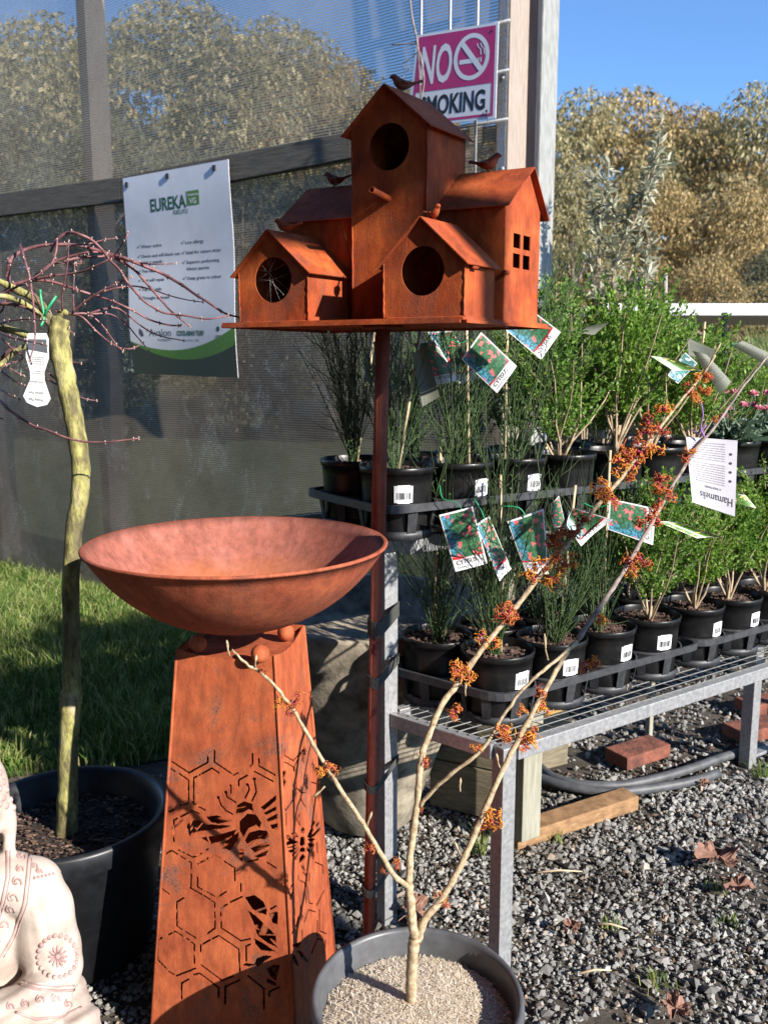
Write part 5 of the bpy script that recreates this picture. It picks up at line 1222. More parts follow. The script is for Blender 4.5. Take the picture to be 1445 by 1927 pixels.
def child(name, me, parent, rz=0, sc=1, tilt=(0,0)):
    o = bpy.data.objects.new(name, me); COL.objects.link(o); o.parent = parent; o.rotation_euler = (tilt[0], tilt[1], rz); o.scale = (sc,)*3 if not hasattr(sc, '__len__') else sc; return o
def potted(kind, loc, label, group, v=0, sc=1.0, cane=None, barcode=None, jit=True):
    t = thing({'broom':'potted_broom','bush':'potted_bush','pink':'potted_carnation'}[kind], loc, label, 'potted plant', group)
    child('pot', POT_ME, t, rd.uniform(0,6)); child('soil', SOIL_ME, t, rd.uniform(0,6)); lean = (rd.uniform(-.09,.09), rd.uniform(-.09,.09)); vs_ = rd.uniform(.84,1.14)
    if kind == 'broom': child('stems', CYT[v % 4], t, rd.uniform(0,6.28), (sc,sc,sc*vs_), lean)
    if kind == 'bush':
        rz = rd.uniform(0,6.28); sc3 = (sc*rd.uniform(.88,1.12), sc*rd.uniform(.88,1.12), sc*vs_); child('stems', BUSH[v % 4][0], t, rz, sc3, lean); child('foliage', BUSH[v % 4][1], t, rz, sc3, lean)
    if cane:
        x0, y0, dx, dy, L = cane; mb = MB(); a = Vector(loc)+Vector((x0,y0,.14)); mb.tube([a, a+Vector((dx,dy,1)).normalized()*L], [.0042,.0036], 8); mb.build('cane', M['stake'], t)
    if barcode is not None:
        vdir = math.atan2(-loc.y, -loc.x) + barcode; mb = MB(); bars = MB(); z0, z1 = .086, .130; n_ = 6; wv_ = .024/PR
        prf = lambda z: PR*.86+(PR-.004-PR*.86)*z/.17+.0022
        def Q(t_, z, l=0): a = vdir + t_; q = prf(z)+l; return Vector(loc)+Vector((q*math.cos(a), q*math.sin(a), z))
        for i in range(n_): a, b_ = -wv_+2*wv_*i/n_, -wv_+2*wv_*(i+1)/n_; zz0, zz1 = (z0+.002 if i in (0,n_-1) else z0), (z1-.002 if i in (0,n_-1) else z1); mb.add([Q(a,zz0), Q(b_,zz0), Q(b_,zz1), Q(a,zz1)], [(0,1,2,3)])
        lb = mb.build('price_label', M['white_label'], t); x = -wv_*.75
        while x < wv_*.7:
            w_ = rd.choice((.006,.01,.018)); bars.add([Q(x,z0+.010,.0004), Q(x+w_,z0+.010,.0004), Q(x+w_,z0+.026,.0004), Q(x,z0+.026,.0004)], [(0,1,2,3)]); x += w_+rd.choice((.008,.012,.02))
        bars.build('barcode', M['ink'], lb)
    return t
CN = 'potted plants on the lower shelf'; UN = 'potted plants on the upper shelf'
caneL = {(0,0):(.01,.01,-.02,.03,.46), (0,1):(-.01,0,.03,.0,.52), (1,0):(.02,.02,.08,.02,.42), (1,1):(0,0,.05,0,.45), (2,0):(0,0,.02,.05,.5), (2,1):(0,0,.0,0,.5), (3,1):(.0,0,.05,0,.35), (4,1):(0,0,.02,0,.34), (5,1):(0,0,.03,0,.34)}
barL = {(0,0):.80, (1,0):.62, (2,0):.92, (3,0):.62, (4,0):1.05, (5,0):1.05}
for k in range(9):
    for row in (1, 0):
        kind = 'broom' if k < 3 else 'bush'; w1 = NUMW[k]; rw = 'front' if row == 0 else 'back'
        lab = (f'green broom in black pot, {w1} from left, {rw} row of the lower shelf' if kind == 'broom' else f'small-leaved bush in black pot, {w1} from left, {rw} row of the lower shelf')
        potted(kind, pot_lattice(k, row, 0), lab, CN, v=(k*2+row) if kind == 'broom' else 2+(k+row), sc=(.95+.10*((k*3+row) % 3)) if kind == 'broom' else .98+.06*((k+row) % 3), cane=caneL.get((k,row)), barcode=barL.get((k,row)))
caneU = {(0,0):(0,-.01,.16,.05,.44), (0,1):(.0,0,.14,.05,.42), (1,0):(.03,0,-.03,.02,.48), (2,0):(-.02,0,.0,.02,.46), (4,1):(0,0,.1,0,.4), (7,0):(.02,0,.02,0,.44), (8,0):(0,0,-.02,0,.46), (6,0):(0,0,.03,0,.4)}
barU = {(0,0):.18, (1,0):.80, (2,0):.75}
for k in range(10):
    for row in (1, 0):
        kind = 'broom' if k < 3 else ('bush' if k < 7 else ('pink' if row == 0 else 'bush')); w1 = NUMW[k]; rw = 'front' if row == 0 else 'back'
        if kind == 'pink': continue
        lab = (f'green broom in black pot, {w1} from left, {rw} row of the upper shelf' if kind == 'broom' else f'tall green bush in black pot, {w1} from left, {rw} row of the upper shelf')
        potted(kind, pot_lattice(k, row, 1), lab, UN, v=(k*3+row+1) if kind == 'broom' else (k+row) % 2, sc=(.92+.07*((k+row) % 3)) if kind == 'broom' else (1.0+.05*((k+row) % 3) if k < 7 else .72), cane=caneU.get((k,row)), barcode=barU.get((k,row)))
# carnations
M['pink_leaf'] = mat_leaf('carnation_leaf', [(.06,.10,.06), (.11,.17,.11), (.18,.25,.18)], .6, .2)
M['petal_pink'] = mat_leaf('pink_petal', [(.75,.28,.34), (.85,.45,.50), (.62,.10,.20), (.88,.62,.64)], .6, .4)
def pink_geo(seed):
    r = np.random.default_rng(seed); mb = MB(); fm = []
    for k in range(170):
        a = r.uniform(0,6.28); el = r.uniform(.2,1.3); L = r.uniform(.05,.11); d = Vector((math.cos(a)*math.cos(el), math.sin(a)*math.cos(el), math.sin(el))); o = Vector((r.normal(0,.025), r.normal(0,.025), .15+abs(r.normal(0,.03)))); s_ = d.cross(UP).normalized()*.0022
        mb.add([o-s_, o+s_, o+d*L*.6+s_-UP*.0, o+d*L-UP*L*.25], [(0,1,2,3)])
    for k in range(9):
        a = r.uniform(0,6.28); q = r.uniform(0,.085); top = Vector((math.cos(a)*q, math.sin(a)*q, r.uniform(.24,.33))); mb.tube([Vector((top.x*.3, top.y*.3, .16)), top], .0013, 4)
        f = MB()
        for j in range(34):
            d = Vector(r.normal(0,1,3)); d.z = abs(d.z)*.6+.1; d.normalize(); s_ = d.orthogonal().normalized()*.006; f.add([top, top+d*.010+s_, top+d*.0155+s_*.6, top+d*.0155-s_*.6, top+d*.010-s_], [(0,1,2,3,4)])
        fm.append(f)
    return mb, fm
for k in (7, 8, 9):
    loc = pot_lattice(k, 0, 1); mb, fm = pink_geo(k)
    t = potted('pink', loc, ('carnations with pink and white heads in a black pot behind the large hanging tag','pink carnations in a black pot at the right edge of the upper shelf','carnations in a black pot beyond the right edge')[k-7], 'carnations on the upper shelf')
    L_ = Vector(loc); m2 = MB(); m2.v = [tuple(Vector(v)+L_) for v in mb.v]; m2.f = mb.f; m2.sm = mb.sm; m2.build('foliage', M['pink_leaf'], t)
    for f in fm: f.v = [tuple(Vector(v)+L_) for v in f.v]; f.build('flower_head', M['petal_pink'], t)

# ------------------------------------------------------------------ pot trays
def tray(k0, n, tier, label):
    c00 = pot_lattice(k0, 0, tier); c10 = pot_lattice(k0+n-1, 0, tier); zt = c00.z; m_ = PR+.012
    g2p = RV[tier].normalized(); e1 = G1; a = c00-e1*m_-g2p*m_; b_ = c10+e1*m_-g2p*m_; c_ = c10+e1*m_+g2p*(RV[tier].length+m_); d_ = c00-e1*m_+g2p*(RV[tier].length+m_)
    def rounded(z, inset=0):
        P4 = [a, b_, c_, d_]; out = []; cen = (a+b_+c_+d_)/4
        for i in range(4):
            p, q, s_ = P4[i], P4[i-1], P4[(i+1) % 4]; u_ = (q-p).normalized(); v_ = (s_-p).normalized(); R0 = .06
            for t_ in np.linspace(0, 1, 6):
                x = p+u_*R0*(1-t_)**2 + v_*R0*t_**2; out.append(x)
        res = []
        for x in out: y = x + (cen-x).normalized()*inset; y.z = z; res.append(y)
        return res
    t = thing('pot_tray', down(c00, zt-.004), label, 'tray', 'black pot trays')
    mb = MB(); zl = zt+.068; o1, o2, i2, i1 = rounded(zl), rounded(zl+.019, .001), rounded(zl+.019, .012), rounded(zl+.014, .013); o3 = rounded(zl, .003); n_ = len(o1)
    rings_ = [o3, o1, o2, i2, i1]; vs = [p for r_ in rings_ for p in r_]
    mb.add(vs, [(j_*n_+i, j_*n_+(i+1) % n_, (j_+1)*n_+(i+1) % n_, (j_+1)*n_+i) for j_ in range(4) for i in range(n_)])
    mb.build('lip', M['tray_plastic'], t)
    mb = MB()
    for k in range(k0, k0+n):
        for row in (0, 1):
            p = pot_lattice(k, row, tier); r0 = PR*.86+.006
            prf = [(r0-.002, -.003), (r0+.001, -.003), (r0+.002, .018), (r0-.001, .018)]; mb.lathe(p, prf, 32)
            top = [(r0+.008, .072), (r0+.012, .072), (r0+.012, .082), (r0+.008, .082)]; mb.lathe(p, top, 32)
            for q in range(8):
                an = q*math.pi/4+.39; d = Vector((math.cos(an), math.sin(an), 0)); s_ = Vector((-d.y, d.x, 0)); x0 = p+d*(r0+.001); x1 = p+d*(r0+.011)
                mb.add([x0-s_*.011+UP*.015, x0+s_*.011+UP*.015, x1+s_*.013+UP*.074, x1-s_*.013+UP*.074], [(0,1,2,3)])
                mb.add([x0-s_*.011+UP*.015+d*.002, x1-s_*.013+UP*.074+d*.002, x1+s_*.013+UP*.074+d*.002, x0+s_*.011+UP*.015+d*.002], [(0,1,2,3)])
    mb.build('pot_cups', M['tray_plastic'], t)
tray(0, 4, 0, 'black slotted tray of eight pots at the left end of the lower shelf'); tray(4, 4, 0, 'black slotted tray at the right of the lower shelf, running out of the picture')
tray(0, 4, 1, 'black slotted tray at the left end of the upper shelf behind the rusty pole'); tray(4, 4, 1, 'black slotted tray on the upper shelf under the tall green bushes')

# ------------------------------------------------------------------ plant tags
def pic_mat(name, sky, leafc, f1, f2, scale, seed):
    m, nt, b = new_mat(name); tc = nt.nodes.new('ShaderNodeTexCoord'); mp = nt.nodes.new('ShaderNodeMapping'); mp.inputs['Location'].default_value = (seed, seed*.7, 0); nt.links.new(tc.outputs['UV'], mp.inputs[0]); co = mp.outputs[0]
    n1 = noise(nt, co, 2.2, 3); v = nt.nodes.new('ShaderNodeTexVoronoi'); v.inputs['Scale'].default_value = scale*.8; nd = noise(nt, co, 6, 3); va = nt.nodes.new('ShaderNodeVectorMath'); va.operation = 'MULTIPLY_ADD'; va.inputs[1].default_value = (.35,.35,0); nt.links.new(nd.outputs['Color'], va.inputs[0]); nt.links.new(co, va.inputs[2]); nt.links.new(va.outputs[0], v.inputs[0])
    n2 = noise(nt, co, 11, 4); sp_n = nt.nodes.new('ShaderNodeSeparateXYZ'); nt.links.new(tc.outputs['UV'], sp_n.inputs[0])
    ad = nt.nodes.new('ShaderNodeMath'); ad.operation = 'ADD'; nt.links.new(sp_n.outputs[0], ad.inputs[0]); nt.links.new(n1.outputs[0], ad.inputs[1])
    bgc = ramp(nt, ad.outputs[0], [(.55, sky), (.85, leafc)])
    lc = mixc(nt, ramp(nt, n2.outputs[0], [(.42,(0,0,0)),(.6,(1,1,1))]).outputs[0], bgc.outputs[0], tuple(q*.45 for q in leafc))
    vr = ramp(nt, v.outputs['Distance'], [(.40, (1,1,1)), (.48, (0,0,0))]); sepc = nt.nodes.new('ShaderNodeSeparateColor'); nt.links.new(v.outputs['Color'], sepc.inputs[0])
    gt = nt.nodes.new('ShaderNodeMath'); gt.operation = 'GREATER_THAN'; gt.inputs[1].default_value = .42; nt.links.new(sepc.outputs[0], gt.inputs[0]); mu = nt.nodes.new('ShaderNodeMath'); mu.operation = 'MULTIPLY'; nt.links.new(vr.outputs[0], mu.inputs[0]); nt.links.new(gt.outputs[0], mu.inputs[1])
    fc = mixc(nt, n2.outputs[0], f1, f2); c = mixc(nt, mu.outputs[0], lc, fc); nt.links.new(c, b.inputs['Base Color']); b.inputs['Roughness'].default_value = .35; return m
M['pic_red'] = pic_mat('flower_picture', (.10,.38,.62), (.05,.16,.07), (.75,.04,.06), (.85,.25,.25), 6.5, 0)
M['pic_yellow'] = pic_mat('yellow_flower_picture', (.25,.42,.20), (.12,.26,.05), (.75,.62,.08), (.85,.80,.35), 8, 3)
M['pic_blue'] = pic_mat('blue_flower_picture', (.20,.42,.62), (.12,.32,.30), (.65,.75,.75), (.75,.80,.75), 8, 5)
M['tag_back'] = mat_noisy('tag_back', (.09,.10,.07), (.13,.14,.10), 5, .6, 0); M['tag_red'] = mat_plain('tag_red', (.65,.02,.03), .4)
def ptag(corners, D, label, pic='pic_red', word='CYTISUS', bow=None, tie=None):
    bow = rd.choice((-.004,-.002,.003,.005)) if bow is None else bow
    t, P, w_, h_ = px_card('plant_tag', corners, D, label, 'tag', bow=bow, mat=M['tag_back'] if pic is None else None, group='printed plant tags')
    if pic:
        me = bpy.data.meshes.new('picture'); nx, ny = 10, 10; org = world_org(t); vs = []; uv = []
        for j_ in range(ny+1):
            for i in range(nx+1): x, y = w_*(.035+.93*i/nx), h_*(.03+(.77 if word else .94)*j_/ny); vs.append(P(x, y, .0006)-org); uv.append((x/w_, y/w_))
        me.from_pydata(vs, [], [(j_*(nx+1)+i, j_*(nx+1)+i+1, (j_+1)*(nx+1)+i+1, (j_+1)*(nx+1)+i) for j_ in range(ny) for i in range(nx)]); ul = me.uv_layers.new(name='uv')
        for p in me.polygons:
            for li in p.loop_indices: ul.data[li].uv = uv[me.loops[li].vertex_index]
        me.materials.append(M[pic]); o = bpy.data.objects.new('picture', me); COL.objects.link(o); o.parent = t
    if word:
        mb = MB(); n_ = 12; up_ = [(w_*(.035+.93*i/n_), h_*(.735+.055*math.sin(math.pi*(.15+.6*i/n_)))) for i in range(n_+1)]; dn_ = [(x, y+h_*.035) for x, y in up_][::-1]; addpoly(mb, P, up_+dn_, .0011); mb.build('red_band', M['tag_red'], t)
        mb = MB(); dn_ = [(w_*(.035+.93*i/n_), h_*(.735+.055*math.sin(math.pi*(.15+.6*i/n_)))+h_*.034) for i in range(n_+1)]; addpoly(mb, P, dn_+[(w_*.965,h_*.81),(w_*.035,h_*.81)], .0010); mb.build('white_band', M['white_label'], t)
        mb = MB(); put_text(mb, word, lambda a, c_: P(a, 2*h_*.90-c_, .0009), w_*.10, h_*.90, h_*.11, width=w_*.62, off=h_*.001); put_text(mb, 'Crimson King', lambda a, c_: P(a, 2*h_*.96-c_, .0009), w_*.10, h_*.96, h_*.05, width=w_*.45); mb.build('lettering', M['ink_grey'], t)
    if pic is None:
        mb = MB()
        for k in range(9): put_text(mb, 'plant care growing notes text', lambda a, c_, k=k: P(a, 2*h_*(.2+.07*k)-c_, .0008), w_*.1, h_*(.2+.07*k), h_*.045, width=w_*.75)
        mb.build('lettering', M['ink_grey'], t)
    if tie:
        mb = MB(); pts = [atY(x, y, d_) for x, y, d_ in tie]; mb.tube(smooth_path(pts, 4), .0016, 5, flat=.6); mb.build('green_tie', M['green_tie'], t)
    return t
ptag([(868,676),(905,625),(972,689),(935,740)], 2.10, 'red flower CYTISUS tag hanging tilted just right of the pole under the birdhouse')
ptag([(948,618),(985,572),(1055,625),(1018,677)], 2.16, 'CYTISUS tag half hidden behind the right corner of the birdhouse platform')
ptag([(776,646),(818,640),(863,716),(823,724)], 2.14, 'CYTISUS tag in the shade just right of the pole, above the upper pots', tie=[(800,642,2.13),(815,630,2.12),(865,645,2.12),(880,638,2.12)])
ptag([(805,625),(850,622),(905,712),(862,722)], 2.28, 'dark CYTISUS tag behind the two nearest the pole')
ptag([(775,667),(802,648),(827,747),(794,766)], 2.11, 'beige back of a tag hanging just right of the rusty pole', pic=None, word=None)
ptag([(686,664),(696,668),(700,738),(688,716)], [2.2,2.24,2.24,2.2], 'pale tag seen edge-on left of the rusty pole', pic=None, word=None)
ptag([(826,969),(889,953),(917,1060),(857,1076)], 2.02, 'leftmost CYTISUS tag on the lower shelf, half in shadow', tie=[(827,913,2.06),(833,938,2.04),(858,945,2.03),(870,960,2.02)])
ptag([(896,988),(920,971),(962,1071),(940,1094)], [2.02,2.04,2.04,2.02], 'narrow slanting CYTISUS tag, second from the left on the lower shelf', tie=[(892,938,2.05),(905,960,2.04),(912,980,2.02)])
ptag([(954,981),(1022,957),(1032,1080),(989,1077)], 2.06, 'broad CYTISUS tag with dark lower picture left of the hazel flowers', tie=[(940,952,2.06),(975,955,2.05),(990,972,2.05)])
ptag([(1038,946),(1051,933),(1064,990),(1042,992)], 2.12, 'narrow CYTISUS tag right behind the broad one', word=None)
ptag([(1066,988),(1078,956),(1154,978),(1093,1028)], 2.10, 'curled CYTISUS tag crossed by the hazel branch', bow=-.012, word='CYTISUS')
ptag([(1143,996),(1146,938),(1232,957),(1228,1026)], 2.14, 'dark CYTISUS tag turned on its side behind the right hand hazel branch', tie=[(1095,945,2.16),(1120,955,2.15),(1148,948,2.14)])
ptag([(1236,981),(1286,985),(1358,1011),(1311,1013)], 2.2, 'yellow flower tag lying flat on the lower bushes', 'pic_yellow', None, bow=-.008)
ptag([(1380,928),(1402,932),(1422,956),(1382,947)], 2.3, 'small yellow flower tag right of the large hanging tag', 'pic_yellow', None)
ptag([(1224,670),(1268,675),(1321,698),(1266,697)], 2.4, 'yellow and blue tag lying flat on the upper bushes', 'pic_yellow', None, bow=-.006)
ptag([(1256,706),(1289,663),(1312,684),(1275,722)], 2.44, 'blue and white tag beneath the flat yellow one', 'pic_blue', None)
ptag([(1292,635),(1345,658),(1342,680),(1295,668)], 2.5, 'grey green tag back above the blue tag', None, None)
ptag([(1302,660),(1330,668),(1375,718),(1354,743)], 2.46, 'long grey green tag back hanging below the others', None, None)
ptag([(1376,650),(1397,641),(1448,665),(1448,692)], 2.6, 'grey green tag back at the right edge by a cane', None, None, tie=[(1376,650,2.6),(1385,646,2.6),(1392,650,2.6)])
ptag([(1062,624),(1100,614),(1146,607),(1118,630)], 2.42, 'thin tag lying across the top of the left upper bush', None, None)
# ================================================================== THINGS UNDER AND BESIDE THE BENCH
def solid(name, pts, mat, label, cat, bev=.003, group=None):
    pass
def beam_thing(name, a, b_, w_, h_, mat, label, cat, group=None, roll=0):
    a, b_ = Vector(a), Vector(b_); mb = MB(); d = (b_-a).normalized(); s_ = Vector((-d.y, d.x, 0)) if abs(d.z) < .9 else Vector((G1.x,G1.y,0)); s_.normalize(); u_ = d.cross(s_).normalized()
    mb.bbox((a+b_)/2, ((b_-a).length, w_, h_), .004, ax=[d, s_, u_]); q = a.lerp(b_, .5); q.z = min(a.z, b_.z)-h_/2 if abs(d.z) < .9 else min(a.z, b_.z)
    return tag(mb.build(name, M[mat], None, loc=q), label, cat, group)
pt = atZ(987,1570,.035)
beam_thing('timber_post', down(pt,.03), down(pt,.56), .075, .055, 'wood_grey', 'square grey timber post standing on a brown beam below the bench', 'post')
f0 = atZ(962,1596,.0); f1 = atZ(1190,1520,.0)
beam_thing('timber_beam', down(f0,.018)+Vector((0,.03,0)), down(f1,.018)+Vector((0,.03,0)), .075, .05, 'wood_brown', 'weathered brown timber beam lying on the gravel below the bench', 'beam')
y0 = atZ(828,1560,0)
for k, (z, lb) in enumerate(((.085,'lowest'), (.255,'middle'), (.425,'topmost'))):
    a = down(atZ(815,1508,0), z); b_ = down(atZ(965,1545,0), z); beam_thing('sleeper', a, b_, .06, .165, 'wood_sleeper', f'rough timber sleeper, {lb} of the three in the wall behind the concrete tub', 'sleeper', 'sleeper wall under the bench')
q = atZ(1028,1500,.0); d_ = Vector((G1.x, G1.y, 0))
for k, z in enumerate((.245, .325)): beam_thing('timber_offcut', down(q,z)+Vector((-.01,.25,0)), down(q,z)+d_*.10+Vector((-.01,.25,0)), .12, .076, 'wood_yellow', ('lower','upper')[k]+' yellow timber offcut stacked beside the grey post', 'timber', 'yellow offcuts')
mb = MB(); mb.bbox(down(q,.1)+d_*.05+Vector((-.01,.25,0)), (.14,.13,.2), .005, rz=.5); tag(mb.build('timber_block', M['wood_sleeper'], None, loc=down(q,0)+d_*.05+Vector((-.01,.25,0))), 'dark timber block under the yellow offcuts', 'timber')
for pts, lb in (([(985,1432),(1010,1440),(1040,1462),(1090,1476),(1160,1478),(1230,1466),(1300,1446),(1360,1425),(1420,1408),(1480,1395)], 'upper grey irrigation hose lying under the bench'), ([(970,1455),(1010,1462),(1060,1478),(1130,1490),(1190,1488),(1250,1480),(1310,1468),(1350,1455)], 'lower grey irrigation hose curving under the bench')):
    P_ = smooth_path([atZ(x, y, .016) for x, y in pts], 5); mb = MB(); mb.tube(P_, .0165, 12); tag(mb.build('hose', M['hose'], None, loc=P_[len(P_)//2]), lb, 'hose', 'hoses under the bench')
def brick(px, py, rz, label, z=.0, sz=(.23,.11,.05)):
    q = atZ(px, py, z+.04); mb = MB(); mb.bbox(Vector((q.x,q.y,z+sz[2]/2)), sz, .005, rz=rz); tag(mb.build('brick', M['brick'], None, loc=(q.x,q.y,z)), label, 'brick', 'red bricks under the bench')
brick(1200,1408,.55,'red paving brick in the middle of the gravel under the bench')
brick(1420,1365,.4,'red brick at the right edge behind the rear bench leg'); brick(1440,1318,.3,'red brick farthest back at the right edge')
q = atZ(1222,1402,0); beam_thing('cane', down(q,0)+Vector((0,.02,.0)), down(q,.5)+Vector((0,.02,0)), .022, .022, 'wood_grey', 'thin pale stake standing behind the red paving brick', 'stake')
def leaf_thing(px, py, s, rz, label, z=.012, spikes=7, seed=1, upr=0, mat='dry_leaf'):
    q = atZ(px, py, z); r = random.Random(seed); mb = MB(); Rm = Matrix.Rotation(rz, 3, 'Z') @ Matrix.Rotation(upr, 3, 'X'); n = 48; rings_ = []
    for t_ in (.0, .28, .55, .8, 1.0):
        row = []
        for k in range(n):
            a = 2*math.pi*k/n; lobe = .62+.30*abs(math.cos(a*2.5))**.7+.05*math.sin(a*17+seed); lobe *= (.55 if abs(a-math.pi) < .35 else 1.0); rr_ = s*lobe*t_
            row.append(q + Rm @ Vector((rr_*math.cos(a), rr_*math.sin(a)*.8, s*t_*(.20*math.sin(a*3+seed)+.10*math.sin(a*7+seed*2)+.10*r.uniform(-1,1)) + s*.22*t_*t_)))
        rings_.append(row)
    mb.add([p for row in rings_ for p in row], [(j_*n+k, j_*n+(k+1) % n, (j_+1)*n+(k+1) % n, (j_+1)*n+k) for j_ in range(4) for k in range(n)])
    st = q + Rm @ Vector((-s*1.2,0,s*.12))
    mb.tube([q, st], [.0018,.0012], 5); me_o = mb.build('dry_leaf', M[mat], None, loc=q); md = me_o.modifiers.new('t','SOLIDIFY'); md.thickness = .0012
    tag(me_o, label, 'leaf', 'dry leaves on the gravel')
leaf_thing(1350,1615,.075,.3,'largest dry brown leaf, lying on the gravel at the right',seed=2, z=.03)
leaf_thing(1388,1668,.05,-.2,'flat pinkish dry leaf just below the largest one',seed=5, z=.02); leaf_thing(775,1712,.055,.9,'rust-brown curled leaf on the gravel at the foot of the pole',seed=7, z=.035, upr=.8)
leaf_thing(1270,1898,.045,1.5,'crumpled dry leaf near the bottom edge, right of the grey pot',seed=9, z=.015); leaf_thing(1075,1745,.03,1.2,'small curled brown leaf on the gravel in front of the bench',seed=11,z=.02); leaf_thing(1325,1474,.025,.5,'little tan leaf on the gravel beside the hose',seed=12,z=.02)
for (x0,y0,x1,y1,lb) in ((1010,1642,1095,1640,'pale straight twig on the gravel right of the bench leg'),(1090,1832,1150,1826,'short pale twig on the soil near the bottom'),(1120,1738,1180,1748,'thin straw on the gravel in front of the bench')):
    mb = MB(); a, b_ = atZ(x0,y0,.018), atZ(x1,y1,.018); mb.tube([a, (a+b_)/2+Vector((0,.003,.004)), b_], [.0035,.003,.0015], 6); tag(mb.build('fallen_twig', M['stake'], None, loc=(a+b_)/2), lb, 'twig', 'twigs on the gravel')
# little weeds
def tuft(px, py, n, h, seed, z=0):
    q = atZ(px, py, z); r = np.random.default_rng(seed); V, F = blades(n, lambda r_, n_: (q.x+r_.normal(0,.014,n_), q.y+r_.normal(0,.014,n_), np.ones(n_)), h, .004, seed, .8); return V, F
A_ = [tuft(*a) for a in ((905,1600,26,.07,1),(940,1620,16,.06,2),(1232,1842,30,.022,3),(1430,1455,26,.05,4),(1150,1735,18,.02,5),(1370,1730,18,.02,6),(1050,1575,30,.02,7),(1352,1668,16,.025,8))]
V = np.concatenate([a[0] for a in A_]); o_ = np.cumsum([0]+[len(a[0]) for a in A_[:-1]]); F = np.concatenate([a[1]+k for a, k in zip(A_, o_)])
tag(fast_mesh('weeds', V, F, M['grass']), 'tiny green weeds sprouting between the gravel', 'weeds', kind='stuff')

# ---- bare vine in front of the no smoking sign
vi = thing('bare_vine', fence(785,300,.12), 'bare thin vine twig climbing in front of the no smoking sign', 'plant')
for pts, r_ in (([(770,-20),(775,30),(786,85),(790,150),(792,190)], .0042), ([(790,98),(798,150),(793,185),(792,215)], .003), ([(783,82),(760,83),(737,84)], .0025), ([(786,98),(770,112),(758,120),(762,128)], .0018), ([(772,128),(764,135),(757,150),(752,160)], .002)):
    mb = MB(); mb.tube(smooth_path([fence(x, y, .13) for x, y in pts], 4), r_, 6); mb.build('twig', M['bark_hazel_dark'], vi)

# ================================================================== SILVER SHRUB BEHIND THE BENCH
M['silver_leaf'] = mat_leaf('silver_leaf', [(.19,.20,.13), (.31,.32,.22), (.44,.44,.32), (.58,.56,.44)], .6, .25)
YS = 4.0; sb_ = Vector((atY(1150, 900, YS).x, YS, .86)); shr = thing('silver_shrub', sb_, 'tall loose silver grey shrub rising above the green bushes', 'shrub')
mb = MB(); mb.lathe(sb_, [(.001,0),(.09,0),(.11,.18),(.115,.2),(.105,.2),(.095,.17)], 32); mb.build('pot', M['black_plastic'], shr)
r = np.random.default_rng(21); LV = []; wood = MB()
SH = [[(1150,900),(1148,700),(1145,600),(1160,500),(1200,400),(1225,310),(1248,215)], [(1150,900),(1140,680),(1130,560),(1128,450),(1140,360),(1145,305)], [(1150,900),(1160,680),(1175,560),(1195,470),(1212,400),(1222,350)], [(1150,900),(1165,700),(1205,600),(1215,530),(1222,515)],
      [(1145,620),(1150,540),(1165,470),(1180,420),(1190,380)], [(1160,500),(1150,460),(1158,410),(1150,380)], [(1200,400),(1215,360),(1225,340),(1260,300)], [(1128,450),(1118,420),(1112,370),(1120,330)], [(1190,560),(1215,500),(1225,440)], [(1140,600),(1120,540),(1112,480)], [(1210,380),(1230,320),(1240,270)]]
for i_, b_ in enumerate(SH):
    P_ = smooth_path([atY(x, y, YS + (r.uniform(-.05,.05) if k else 0)) for k, (x, y) in enumerate(b_)], 6); n_ = len(P_); wood.tube(P_, [.008*(1-.8*k/n_) if i_ < 4 else .003*(1-.6*k/n_) for k in range(n_)], 6)
    for k in range(1, n_):
        if P_[k].z < atY(1150,565,YS).z: continue
        for _ in range(9):
            q = P_[k-1].lerp(P_[k], r.random()); ax_ = (P_[k]-P_[k-1]).normalized(); d = (Vector(r.normal(0,1,3)).normalized()*1.0+ax_*.55).normalized(); s_ = d.cross(Vector(r.normal(0,1,3))).normalized(); L = r.uniform(.025,.07); w_ = L*.12
            LV += [q, q+d*L*.45+s_*w_, q+d*L, q+d*L*.45-s_*w_]
wood.build('stems', M['bush_wood'], shr); V = np.array([tuple(v) for v in LV]); fast_mesh('foliage', V, np.arange(len(V)).reshape(-1,4), M['silver_leaf'], shr)
# yellow leaved sprig between the bushes
yl = thing('yellow_sprig', Vector((atY(1100,700,4.05).x, 4.05, .86)), 'slim shrub with yellow and reddish tips left of the silver shrub', 'shrub'); LV = []; wood = MB()
M['yellow_leaf'] = mat_leaf('yellow_leaf', [(.10,.18,.03), (.35,.36,.05), (.50,.45,.10), (.22,.08,.05)], .5, .35)
for b_ in ([(1100,900),(1098,700),(1105,600),(1112,545)], [(1100,900),(1095,690),(1090,600),(1085,560)], [(1100,900),(1110,680),(1118,590),(1120,560)], [(1100,900),(1085,700),(1072,610),(1068,580)]):
    P_ = smooth_path([atY(x, y, 4.05) for x, y in b_], 6); wood.tube(P_, .0035, 5)
    for k in range(len(P_)//2, len(P_)):
        for _ in range(12): q = P_[k]; d = Vector(r.normal(0,1,3)).normalized()+UP*.5; d.normalize(); s_ = d.cross(Vector(r.normal(0,1,3))).normalized(); L = r.uniform(.015,.035); LV += [q, q+d*L*.5+s_*L*.28, q+d*L, q+d*L*.5-s_*L*.28]
wood.build('stems', M['bush_wood'], yl); V = np.array([tuple(v) for v in LV]); fast_mesh('foliage', V, np.arange(len(V)).reshape(-1,4), M['yellow_leaf'], yl)
mb = MB(); mb.lathe((atY(1100,700,4.05).x, 4.05, .86), [(.001,0),(.07,0),(.08,.14),(.074,.14),(.07,.12)], 24); o_ = mb.build('pot', M['black_plastic'], yl)

